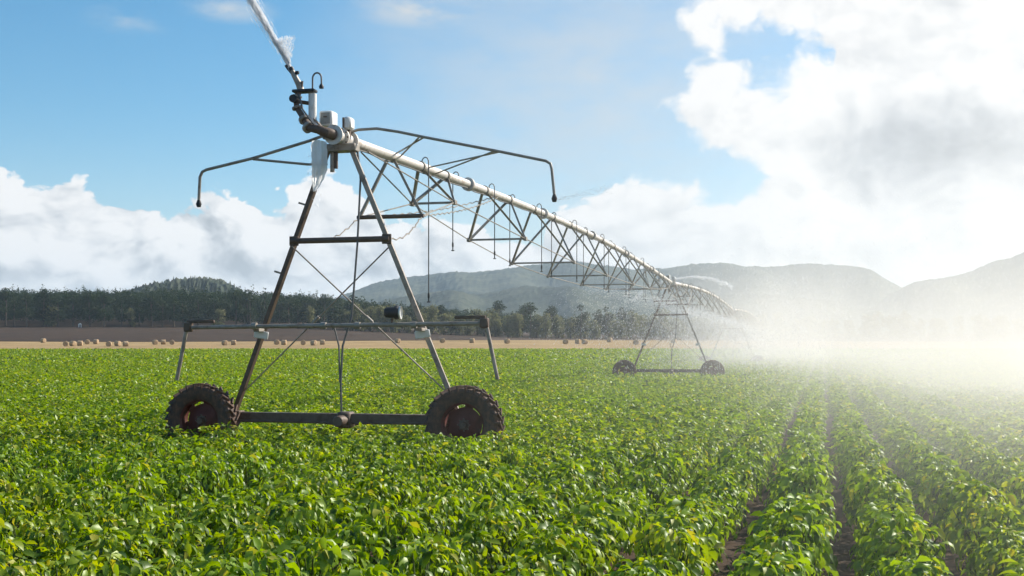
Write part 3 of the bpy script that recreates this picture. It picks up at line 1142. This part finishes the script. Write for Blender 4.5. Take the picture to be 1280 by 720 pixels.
def build_span():
    parts = []
    b = MB()
    n = 44
    b.tube([pp(0.30 + (SPAN - 0.6) * i / n) for i in range(n + 1)], 0.084, M['pipe'], 18)
    pipe = b.build('pipe', IRR)
    b = MB()
    for v in (6.9, 13.9, 20.9, 27.9, 34.9):
        z = pipe_z(v)
        b.lathe([(0.085, -0.05), (0.14, -0.05), (0.14, -0.008), (0.132, -0.006), (0.132, 0.006), (0.14, 0.008), (0.14, 0.05), (0.085, 0.05)], M['pipe'], 22, 'y', (PU, v, z))
    b.build('flange', pipe)
    b = MB()
    b.tube([pp(0.4 + (SPAN - 0.8) * i / 60, 0.03 + 0.012 * math.sin(i * 1.7), -0.105 + 0.012 * math.sin(i * 2.3)) for i in range(61)], 0.014, M['hose'], 6)
    b.build('power_cable', pipe)
    parts.append(pipe)
    joints = {-1: [], 1: []}
    for (v, dep, w, a) in STATIONS:
        b = MB()
        z = pipe_z(v) - dep
        for s in (-1, 1):
            j = Vector((PU + s * w, v, z))
            joints[s].append(j)
            for e in (-a, a):
                b.angle_bar(j, pp(v + e, s * 0.055, -0.06), 0.045, M['galv'], s)
            b.box(j, (0.07, 0.14, 0.09), M['galv'], None, 0.008)
        b.angle_bar((PU - w, v, z), (PU + w, v, z), 0.045, M['galv'])
        for e in (-a, a):
            zz = pipe_z(v + e)
            b.lathe([(0.086, -0.035), (0.105, -0.035), (0.105, 0.035), (0.086, 0.035)], M['galv'], 18, 'y', (PU, v + e, zz))
        parts.append(b.build('truss_frame', IRR))
    # end frames that meet the towers
    for v, d in ((2.2, 1), (SPAN - 2.2, -1)):
        b = MB()
        z = 3.96
        for s in (-1, 1):
            j = Vector((PU + s * 0.57, v, z))
            b.angle_bar(j, pp(v, s * 0.06, -0.06), 0.045, M['galv'], s)
            b.tube([j, (PU + s * 0.42, v + d * 2.35, pipe_z(4.55) - 0.6)], 0.012, M['galv'], 6)
        b.tube([(PU - 0.60, v, z), (PU + 0.60, v, z)], 0.036, M['dark'], 10)
        parts.append(b.build('end_frame', IRR))
    for s in (-1, 1):
        b = MB()
        pts = [Vector(pp(1.0, s * 0.06, -0.09))] + joints[s] + [Vector(pp(SPAN - 1.0, s * 0.06, -0.09))]
        for p, q in zip(pts[:-1], pts[1:]):
            b.tube([p, q], 0.013, M['galv'], 6)
        parts.append(b.build('truss_rod', IRR))
        for e in (0, 1):
            b = MB()
            v0, v1, v2 = (0.15, 2.2, 9.0) if e == 0 else (SPAN - 0.15, SPAN - 2.2, SPAN - 9.0)
            p, q, r_ = Vector((PU + s * 0.66, v0, 3.40)), Vector((PU + s * 0.57, v1, 3.96)), Vector(pp(v2, s * 0.07, -0.08))
            for A, B in ((p, q), (q, r_)):
                pts = []
                L = (B - A).length
                m = int(L / 0.09)
                for i in range(m + 1):
                    t = i / m
                    c = A.lerp(B, t)
                    pts.append(c + Vector((0.010 * (-1) ** i, 0, -0.16 * math.sin(math.pi * t) * (1 if A is p else 0.5) + 0.012 * (-1) ** (i // 2))))
                b.tube(pts, 0.011, M['galv'], 6)
            parts.append(b.build('tie_chain', IRR))
    # sprinklers: gooseneck over the pipe, hose and nozzle
    v = 3.9
    i = 0
    while v < SPAN - 1.5:
        s = 1 if i % 2 == 0 else -1
        zt = pipe_z(v)
        b = MB()
        pts = [pp(v, 0, 0.07), pp(v, 0, 0.13), pp(v, s * 0.02, 0.165), pp(v, s * 0.06, 0.185), pp(v, s * 0.10, 0.165), pp(v, s * 0.12, 0.12), pp(v, s * 0.125, 0.0)]
        zend = 2.72 if i == 0 else 3.85
        pts.append((PU + s * 0.125, v, (zt + zend) / 2))
        pts.append((PU + s * 0.125, v, zend))
        b.tube(pts, 0.011, M['hose'], 8)
        d = b.build('sprinkler_drop', IRR)
        b = MB()
        b.lathe([(0, -0.02), (0.032, -0.02), (0.035, -0.005), (0.012, 0.0), (0.012, 0.06), (0.02, 0.07), (0.02, 0.13), (0.012, 0.16), (0, 0.16)], M['black'], 12, 'z', (PU + s * 0.125, v, zend - 0.14))
        b.build('nozzle', d)
        parts.append(d)
        i += 1
        v += 2.32
    return parts


span = build_span()
for k in range(1, N_SPANS):
    for o in span:
        copy_part(o, k * SPAN)

# ------------------------------------------------------------------ water
def loc_world(u, v, z):
    x, y = to_world(u, v)
    return Vector((x, y, z))


def drop_shapes(pos, vel, length, width):
    """little stretched drops along their flight"""
    N = len(pos)
    d = vel / np.linalg.norm(vel, axis=1)[:, None]
    ref = rng.normal(0, 1, (N, 3))
    s = np.cross(d, ref)
    s /= np.linalg.norm(s, axis=1)[:, None] + 1e-9
    l, w = (length / 2)[:, None], (width / 2)[:, None]
    V = np.stack([pos - d * l, pos + s * w + d * l * 0.2, pos - s * w + d * l * 0.2, pos + d * l], 1).reshape(-1, 3)
    f = np.array([(0, 1, 2), (1, 3, 2)])
    F = (np.arange(N)[:, None, None] * 4 + f[None]).reshape(-1, 3)
    return V, F


def jet(name, p0, v0, tmax, r0, r1, n_drop, label, cat, dlen=0.05, dwid=0.008):
    """a stream in flight, all of it broken into drops"""
    p0, v0 = np.array(p0), np.array(v0)
    g = np.array([0, 0, -9.8])
    tt = tmax * rng.uniform(0, 1, n_drop)
    frac = tt / tmax
    c = p0 + v0 * tt[:, None] + 0.5 * g * (tt ** 2)[:, None]
    wob = 1 + 0.25 * np.sin(tt / tmax * 60) * rng.uniform(0, 1, n_drop)
    strag = np.where(rng.uniform(0, 1, n_drop) < 0.10, 2.6, 1.0)
    c = c + rng.normal(0, 0.5, (n_drop, 3)) * ((r0 + (r1 - r0) * frac) * wob * strag)[:, None]
    V, F = drop_shapes(c, v0 + g * tt[:, None], dlen * rng.uniform(0.6, 1.8, n_drop), dwid * rng.uniform(0.5, 1.5, n_drop))
    return tag(tri_object(name, V, F, M['drops'], smooth=False), label, cat)


gun_tip = loc_world(-0.57, -0.31, 5.99)
gun_dir = np.array(loc_world(-1.20, -0.31, 7.05) - gun_tip)
gun_dir = gun_dir / np.linalg.norm(gun_dir) * 24
jet('water_jet', gun_tip, gun_dir, 0.15, 0.02, 0.13, 9500, 'white jet of water shooting steeply up from the end gun', 'water jet', 0.10, 0.009)
# fan of spray torn off at the gun mouth
fan_pos, fan_vel = [], []
q = 2200
tip = np.array(gun_tip)
side = np.array(loc_world(1, 0, 0) - loc_world(0, 0, 0))
fwd = np.array(loc_world(0, 1, 0) - loc_world(0, 0, 0))
ln = 0.46 * rng.uniform(0, 1, q) ** 0.75
sp_ = rng.beta(1.2, 2.0, q)
d = gun_dir[None] / 24 + side[None] * (sp_ * 0.72)[:, None] + fwd[None] * rng.normal(0, 0.09, q)[:, None]
d /= np.linalg.norm(d, axis=1)[:, None]
V, F = drop_shapes(tip + d * ln[:, None], d, 0.03 * rng.uniform(0.6, 1.8, q), 0.006 * rng.uniform(0.6, 1.5, q) * (1 + ln))
tag(tri_object('water_fan', V, F, M['drops']), 'short white fan of spray torn off at the mouth of the end gun', 'water spray')

# water spilling from the pipe end in front of the left leg top
prof = [(0.0, -0.145, 0.125), (0.04, -0.145, 0.133), (0.3, -0.14, 0.134), (0.55, -0.135, 0.128), (0.75, -0.15, 0.095), (0.9, -0.165, 0.055), (1.0, -0.175, 0.012)]
m, n = 40, 22
V, ii = [], 0
wav = rng.normal(0, 1, (m, n)) * 0.0015
for i in range(m):
    t = i / (m - 1)
    cu = np.interp(t, [p[0] for p in prof], [p[1] for p in prof])
    ra = np.interp(t, [p[0] for p in prof], [p[2] for p in prof])
    for j in range(n):
        q = 2 * j / (n - 1) - 1
        fold = 0.014 * math.sin(q * 9 + 0.6 * math.sin(t * 5)) + 0.008 * math.sin(q * 21 + t * 3)
        V.append(tuple(loc_world(cu + ra * q * (1 + 0.03 * math.sin(i * 0.9 + q)), -0.30 + 0.10 * q * q * ra / 0.13 - fold + wav[i, j], 4.86 - 0.76 * t - 0.02 * q * q)))
i, j = np.meshgrid(np.arange(m - 1), np.arange(n - 1), indexing='ij')
i, j = i.ravel(), j.ravel()
F = np.concatenate([np.stack([i * n + j, i * n + j + 1, (i + 1) * n + j + 1], -1), np.stack([i * n + j, (i + 1) * n + j + 1, (i + 1) * n + j], -1)])
q = 90
tz = rng.uniform(0.1, 1.35, q)
x, y = to_world(-0.15 + rng.normal(0, 0.05, q), -0.30 + rng.normal(0, 0.05, q))
V2, F2 = drop_shapes(np.stack([x, y, 4.86 - 0.76 * tz], -1), np.stack([0.1 * rng.normal(0, 1, q), 0.1 * rng.normal(0, 1, q), -np.ones(q)], -1), rng.uniform(0.02, 0.06, q), rng.uniform(0.006, 0.012, q))
tag(tri_object('water_spill', np.concatenate([np.array(V), V2]), np.concatenate([F, F2 + len(V)]), M['sheet']), 'white tapering spill of water falling in front of the left leg top', 'water spill')

# streams thrown from the top of the second tower
jet('water_stream', loc_world(0.15, SPAN, 5.05), np.array(loc_world(2.6, SPAN - 0.4, 5.75) - loc_world(0.15, SPAN, 5.05)) * 2.4, 0.5, 0.03, 0.10, 900, 'longer white arc of water thrown right from the top of the second tower', 'water stream', 0.12, 0.02)
jet('water_stream', loc_world(0.1, SPAN + 0.2, 4.95), np.array(loc_world(-1.3, SPAN - 0.2, 5.2) - loc_world(0.1, SPAN + 0.2, 4.95)) * 2.6, 0.5, 0.03, 0.10, 600, 'white arc of water falling left of the second tower', 'water stream', 0.12, 0.02)

tip = loc_world(3.40, 0.30, 3.90)
jet('water_stream', tip, np.array(loc_world(4.9, 1.6, 4.6) - tip) * 3.2, 0.16, 0.02, 0.10, 600, 'thin faint streak of water thrown right from the end of the right spray boom', 'water stream', 0.03, 0.004)

# fine drops: below every working sprinkler and drifting to the right of the machine
pos, vel = [], []
for k in range(0, N_SPANS):
    v = 3.9
    i = 0
    while v < SPAN - 1.5:
        s = 1 if i % 2 == 0 else -1
        vv = v + k * SPAN
        if vv > 24:
            q = 1100 if vv < 90 else 300
            a = rng.uniform(0, 6.28, q)
            t = rng.uniform(0.02, 0.95, q)
            sp = rng.normal(4.4, 0.35, q)
            el = rng.normal(0.25, 0.09, q)
            du = sp * np.cos(a) * np.cos(el) * t + 0.9 * t * t
            dv = sp * np.sin(a) * np.cos(el) * t
            dz = sp * np.sin(el) * t - 4.2 * t * t
            u0 = PU + s * 0.125
            zz = 3.72 + dz
            ok = zz > 0.5
            x, y = to_world(u0 + du, vv + dv)
            pos.append(np.stack([x, y, zz], -1)[ok])
            vx = np.stack([np.cos(a) * sp + 1.5, np.sin(a) * sp, np.sin(el) * sp - 8.4 * t], -1)[ok]
            vel.append(vx)
        i += 1
        v += 2.32
Nd = 70000
vv = 4 + 118 * rng.uniform(0, 1, Nd) ** 0.9
uu = -1.5 + rng.gamma(1.6, 8.0, Nd)
zz = 0.45 + rng.gamma(1.5, 1.6, Nd)
ok = (zz < 9) & (uu < 46) & ((vv > 26) | (uu > 5.5))
x, y = to_world(uu[ok], vv[ok])
pos.append(np.stack([x, y, zz[ok] + terrain(x, y)], -1))
vel.append(np.stack([rng.normal(0.5, 0.25, ok.sum()), rng.normal(0, 0.2, ok.sum()), np.full(ok.sum(), -1.0)], -1))
pos, vel = np.concatenate(pos), np.concatenate(vel)
dist = np.hypot(pos[:, 0], pos[:, 1])
sc = np.clip(dist / 40, 0.5, 1.6)
V, F = drop_shapes(pos, vel, 0.045 * sc * rng.uniform(0.6, 1.8, len(pos)), 0.013 * sc * rng.uniform(0.6, 1.4, len(pos)))
tag(tri_object('spray_drops', V, F, M['drops']), 'fine white water drops falling from the sprinklers and drifting right over the crop', 'spray', kind='stuff')

# drifting mist: a real volume standing to the right of the pipe
m, k, out = new_mat('drifting_mist')
tc = k.new('ShaderNodeTexCoord').outputs['Object']
sep = k.new('ShaderNodeSeparateXYZ')
k.l.new(tc, sep.inputs[0])
U, Vv, Z = sep.outputs
nz = k.noise(k.vm('MULTIPLY', tc, (1, 0.5, 0.45)), 0.17, 3, 0.6)
nf = k.rng(nz, 0.3, 0.72, 0.3, 1.7)
zf = k.m('POWER', k.rng(Z, 0.0, 19.5, 1.0, 0.0, smooth=False), 2.2)
wide = k.m('MULTIPLY', k.rng(U, -3.0, 9.0), k.rng(U, 30.0, 57.0, 1.0, 0.1))
grow = k.rng(k.m('ADD', Vv, k.m('MULTIPLY', U, 1.0)), -8.0, 20.0, smooth=False)
wide = k.m('MULTIPLY', k.m('MULTIPLY', wide, grow), k.m('MULTIPLY', zf, k.rng(Vv, 50, 135, 1.0, 0.0)))
core = k.m('MULTIPLY', k.rng(U, -5.0, 2.0), k.rng(U, 5.0, 14.0, 1.0, 0.0))
core = k.m('MULTIPLY', core, k.m('MULTIPLY', k.rng(Vv, 34.0, 76.0), k.rng(Vv, 95, 138, 1.0, 0.0)))
core = k.m('MULTIPLY', core, k.rng(Z, 2.0, 9.5, 1.0, 0.0))
near = k.m('MULTIPLY', k.m('MULTIPLY', k.m('MULTIPLY', k.rng(U, 4.0, 14.0), k.rng(U, 14.0, 36.0, 1.0, 0.35)), grow), k.m('MULTIPLY', k.rng(Vv, 6, 50, 1.0, 0.0), k.rng(Z, 0.5, 4.5, 1.0, 0.0)))
dens = k.m('ADD', k.m('MULTIPLY', wide, 0.0095), k.m('MULTIPLY', core, 0.021))
dens = k.m('ADD', dens, k.m('MULTIPLY', near, 0.062))
dens = k.m('MULTIPLY', dens, nf)
pv = k.new('ShaderNodeVolumePrincipled')
pv.inputs['Color'].default_value = (1.0, 0.972, 0.93, 1)
pv.inputs['Anisotropy'].default_value = 0.38
k.put(pv.inputs['Density'], dens)
k.l.new(pv.outputs[0], out.inputs['Volume'])
b = MB()
x0, x1, y0, y1, z0, z1 = -4.5, 58, -14, 140, 0.02, 19.6
b.add([(x0, y0, z0), (x1, y0, z0), (x1, y1, z0), (x0, y1, z0), (x0, y0, z1), (x1, y0, z1), (x1, y1, z1), (x0, y1, z1)],
      [(0, 3, 2, 1), (4, 5, 6, 7), (0, 1, 5, 4), (1, 2, 6, 5), (2, 3, 7, 6), (3, 0, 4, 7)], m)
mist = b.build('mist', None, 0, (OX, OY, 0))
mist.rotation_euler = (0, 0, -TH)
tag(mist, 'bright white mist of irrigation spray drifting over the right of the field', 'mist', kind='stuff')

# air
HAZE_DENSITY = 0.00013
m, k, out = new_mat('pale_air')
pv = k.new('ShaderNodeVolumePrincipled')
pv.inputs['Color'].default_value = (0.66, 0.84, 1.0, 1)
pv.inputs['Density'].default_value = HAZE_DENSITY
pv.inputs['Anisotropy'].default_value = 0.2
k.l.new(pv.outputs[0], out.inputs['Volume'])
b = MB()
x0, x1, y0, y1, z0, z1 = -9500, 9500, -9500, 9500, -12, 275
b.add([(x0, y0, z0), (x1, y0, z0), (x1, y1, z0), (x0, y1, z0), (x0, y0, z1), (x1, y0, z1), (x1, y1, z1), (x0, y1, z1)],
      [(0, 3, 2, 1), (4, 5, 6, 7), (0, 1, 5, 4), (1, 2, 6, 5), (2, 3, 7, 6), (3, 0, 4, 7)], m)
tag(b.build('haze', None, 0), kind='stuff')

# ------------------------------------------------------------------ sky with clouds
w = bpy.data.worlds.new('World')
S.world = w
w.cycles.sampling_method = 'MANUAL'
w.cycles.sample_map_resolution = 256
w.use_nodes = True
w.node_tree.nodes.clear()
k = NT(w.node_tree)
wo = k.new('ShaderNodeOutputWorld')
sky = k.new('ShaderNodeTexSky', sky_type='NISHITA')
sky.sun_disc = False
sky.sun_elevation = SUN_EL
sky.sun_rotation = SUN_AZ
sky.altitude = 300
sky.air_density = 1.0
sky.dust_density = 0.6
sky.ozone_density = 2.0
bg = k.new('ShaderNodeBackground')
bg.inputs['Strength'].default_value = 0.093
hs = k.new('ShaderNodeHueSaturation')
hs.inputs['Saturation'].default_value = 1.38
hs.inputs['Hue'].default_value = 0.488
k.l.new(sky.outputs[0], hs.inputs['Color'])
k.l.new(hs.outputs[0], bg.inputs[0])
dirv = k.new('ShaderNodeTexCoord').outputs['Generated']
sep = k.new('ShaderNodeSeparateXYZ')
k.l.new(dirv, sep.inputs[0])
AZ = k.m('ARCTAN2', sep.outputs[0], sep.outputs[1])
EL = k.m('ARCSINE', sep.outputs[2])


def A_(px):
    return math.atan((px - 640) / 1520)


def E_(px, py):
    return math.atan((436 - py) / 1520 * math.cos(A_(px)))


def vec(a, e, sa=1.0, se=1.35):
    nd = k.new('ShaderNodeCombineXYZ')
    k.put(nd.inputs[0], k.m('MULTIPLY', a, sa))
    k.put(nd.inputs[1], k.m('MULTIPLY', e, se))
    nd.inputs[2].default_value = 0.37
    return nd.outputs[0]


# height of the low cloud bank around the horizon
top = [(-200, 190), (-60, 205), (0, 205), (90, 212), (150, 222), (205, 246), (260, 252), (330, 268), (365, 246), (400, 208), (440, 212), (480, 262), (540, 285), (610, 300),
       (660, 290), (715, 262), (755, 238), (800, 214), (835, 222), (870, 246), (910, 232), (960, 200), (1000, 150), (1040, 60), (1080, -60), (1500, -150)]
fc = k.new('ShaderNodeFloatCurve')
cm = fc.mapping
pts = [((A_(px) + 1.2) / 2.4, E_(px, py) / 0.4) for px, py in top]
cv = cm.curves[0]
cv.points[0].location = (0.0, 0.30)
cv.points[1].location = (1.0, 0.7)
for p in pts:
    cv.points.new(*[min(max(q, 0), 1) for q in p])
cm.update()
k.put(fc.inputs['Value'], k.m('DIVIDE', k.m('ADD', AZ, 1.2), 2.4, clamp=True))
TOP = k.m('MULTIPLY', fc.outputs[0], 0.4)


def blob(px, py, rx, ry, amp=1.0):
    a = k.m('DIVIDE', k.m('SUBTRACT', AZ, A_(px)), rx / 1520)
    e = k.m('DIVIDE', k.m('SUBTRACT', EL, E_(px, py)), ry / 1520)
    q = k.m('SQRT', k.m('ADD', k.m('MULTIPLY', a, a), k.m('MULTIPLY', e, e)))
    return k.m('MULTIPLY', k.m('SUBTRACT', 1.0, q), amp)


def cloud_noise(a, e):
    v = vec(a, e)
    wp = k.new('ShaderNodeTexNoise')
    wp.inputs['Scale'].default_value = 11
    wp.inputs['Detail'].default_value = 5
    k.put(wp.inputs['Vector'], v)
    off = k.vm('MULTIPLY', k.vm('SUBTRACT', wp.outputs['Color'], (0.5, 0.5, 0.5)), (0.06, 0.06, 0.0))
    v2 = k.vm('ADD', v, off)
    n1 = k.noise(v2, 10, 10, 0.60)
    tot = k.m('MULTIPLY', k.m('SUBTRACT', n1, 0.5), 1.9)
    for sc, am in ((17, 0.55), (41, 0.30), (95, 0.15)):
        vo = k.new('ShaderNodeTexVoronoi', feature='SMOOTH_F1')
        vo.inputs['Scale'].default_value = sc
        vo.inputs['Smoothness'].default_value = 0.35
        k.put(vo.inputs['Vector'], v2)
        tot = k.m('ADD', tot, k.m('MULTIPLY', k.m('SUBTRACT', 0.5, vo.outputs['Distance']), am))
    return tot


n0 = cloud_noise(AZ, EL)
n1 = cloud_noise(k.m('ADD', AZ, 0.010), k.m('ADD', EL, 0.011))
cov = k.m('MULTIPLY', k.m('SUBTRACT', TOP, EL), 13.0)
cov = k.m('MINIMUM', cov, 0.75)
for args in ((1210, 80, 235, 220, 0.9), (960, -20, 170, 75, 0.5), (903, 98, 40, 36, 0.40), (925, 150, 85, 48, 0.5), (1100, 170, 160, 110, 0.9)):
    cov = k.m('MAXIMUM', cov, blob(*args))
cov = k.m('MAXIMUM', cov, -0.55)
cov = k.m('SUBTRACT', cov, k.m('MAXIMUM', blob(700, 190, 200, 90, 0.4), 0.0))
cov = k.m('SUBTRACT', cov, k.m('MAXIMUM', blob(960, 100, 75, 75, 0.13), 0.0))
cov = k.m('SUBTRACT', cov, k.m('MAXIMUM', blob(176, 230, 60, 34, 0.7), 0.0))
cov = k.m('SUBTRACT', cov, k.m('MAXIMUM', blob(780, 12, 70, 50, 0.6), 0.0))
dens = k.m('ADD', cov, k.m('MULTIPLY', n0, 0.85))
alpha = k.rng(dens, k.rng(AZ, 0.0, 0.2, 0.0, -0.06), k.rng(AZ, 0.0, 0.2, 0.07, 0.2))
lit = k.m('ADD', 0.74, k.m('MULTIPLY', k.m('SUBTRACT', n0, n1), k.rng(AZ, -0.12, 0.12, 1.9, 0.85)))
lit = k.m('ADD', lit, k.m('MULTIPLY', k.m('SUBTRACT', 0.35, dens), 0.16))
# thick middles and undersides are greyer
big = k.noise(vec(AZ, EL), 6.5, 4, 0.5)
grey = k.m('MULTIPLY', k.rng(dens, 0.35, 1.0), k.rng(big, 0.42, 0.66))
under = k.m('MAXIMUM', blob(1190, 185, 190, 75, 1.2), 0.0)
lit = k.m('SUBTRACT', lit, k.m('MAXIMUM', k.m('MULTIPLY', grey, k.rng(AZ, -0.12, 0.12, 0.30, 0.10)), k.m('MULTIPLY', under, 0.72)))
lit = k.m('ADD', lit, k.m('MULTIPLY', k.rng(AZ, -0.10, 0.22), 0.13))
ccol = k.ramp(lit, [(0.0, (0.44, 0.47, 0.50)), (0.35, (0.64, 0.665, 0.69)), (0.62, (0.83, 0.84, 0.845)), (0.9, (1.0, 0.99, 0.975))])
bgc = k.new('ShaderNodeBackground')
bgc.inputs['Strength'].default_value = 0.655
k.put(bgc.inputs[0], ccol)
# thin high veil and wisps
wn = k.noise(vec(AZ, EL, 1.0, 2.6), 16, 6, 0.6)
veil = k.m('MULTIPLY', k.m('MAXIMUM', blob(740, 110, 400, 300), 0.0), k.rng(wn, 0.2, 0.7, 0.55, 1.0))
wis = k.m('MULTIPLY', k.m('ADD', k.m('MAXIMUM', blob(285, 12, 70, 18), 0.0), k.m('MAXIMUM', blob(520, 12, 90, 24), 0.0)), k.rng(wn, 0.35, 0.65, 0.1, 1.0))
wis = k.m('ADD', wis, k.m('MULTIPLY', k.m('MAXIMUM', blob(160, 25, 60, 20), 0.0), k.rng(wn, 0.4, 0.65, 0.0, 0.5)))
low = k.rng(EL, 0.0, 0.2, 0.25, 0.0)
va = k.m('ADD', k.m('ADD', k.m('MULTIPLY', veil, 0.8), k.m('MULTIPLY', wis, 0.8)), low, clamp=True)
bgv = k.new('ShaderNodeBackground')
bgv.inputs[0].default_value = (0.86, 0.89, 0.90, 1)
bgv.inputs['Strength'].default_value = 0.52
m1 = k.new('ShaderNodeMixShader')
k.put(m1.inputs[0], va)
k.l.new(bg.outputs[0], m1.inputs[1])
k.l.new(bgv.outputs[0], m1.inputs[2])
m2 = k.new('ShaderNodeMixShader')
k.put(m2.inputs[0], alpha)
k.l.new(m1.outputs[0], m2.inputs[1])
k.l.new(bgc.outputs[0], m2.inputs[2])
k.l.new(m2.outputs[0], wo.inputs[0])

# ------------------------------------------------------------------ sun, camera, render
sl = bpy.data.lights.new('sun', 'SUN')
sl.energy = 5.0
sl.angle = R(0.5)
sl.color = (1.0, 0.93, 0.82)
so = bpy.data.objects.new('sun', sl)
COL.objects.link(so)
sd = Vector((math.sin(SUN_AZ) * math.cos(SUN_EL), math.cos(SUN_AZ) * math.cos(SUN_EL), math.sin(SUN_EL)))
so.rotation_euler = (-sd).to_track_quat('-Z', 'Y').to_euler()
so.location = sd * 50 + Vector((0, 0, 20))

cd = bpy.data.cameras.new('camera')
cd.sensor_width = 36
cd.lens = 36 * 1520 / 1280
cd.shift_y = (436 - 360) / 1280
cd.clip_start = 0.05
cd.clip_end = 30000
co = bpy.data.objects.new('camera', cd)
COL.objects.link(co)
co.location = (0, 0, CAM_H)
co.rotation_euler = (R(90), 0, 0)
S.camera = co

S.render.engine = 'CYCLES'
cy = S.cycles
cy.use_denoising = True
cy.max_bounces = 5
cy.diffuse_bounces = 1
cy.glossy_bounces = 2
cy.transmission_bounces = 4
cy.transparent_max_bounces = 12
cy.volume_bounces = 1
cy.volume_step_rate = 0.6
cy.sample_clamp_indirect = 4
cy.use_adaptive_sampling = True
cy.adaptive_threshold = 0.02
S.view_settings.view_transform = 'Standard'
S.view_settings.look = 'None'
S.view_settings.exposure = 0.62
S.view_settings.gamma = 1.0
S.view_settings.use_curve_mapping = False
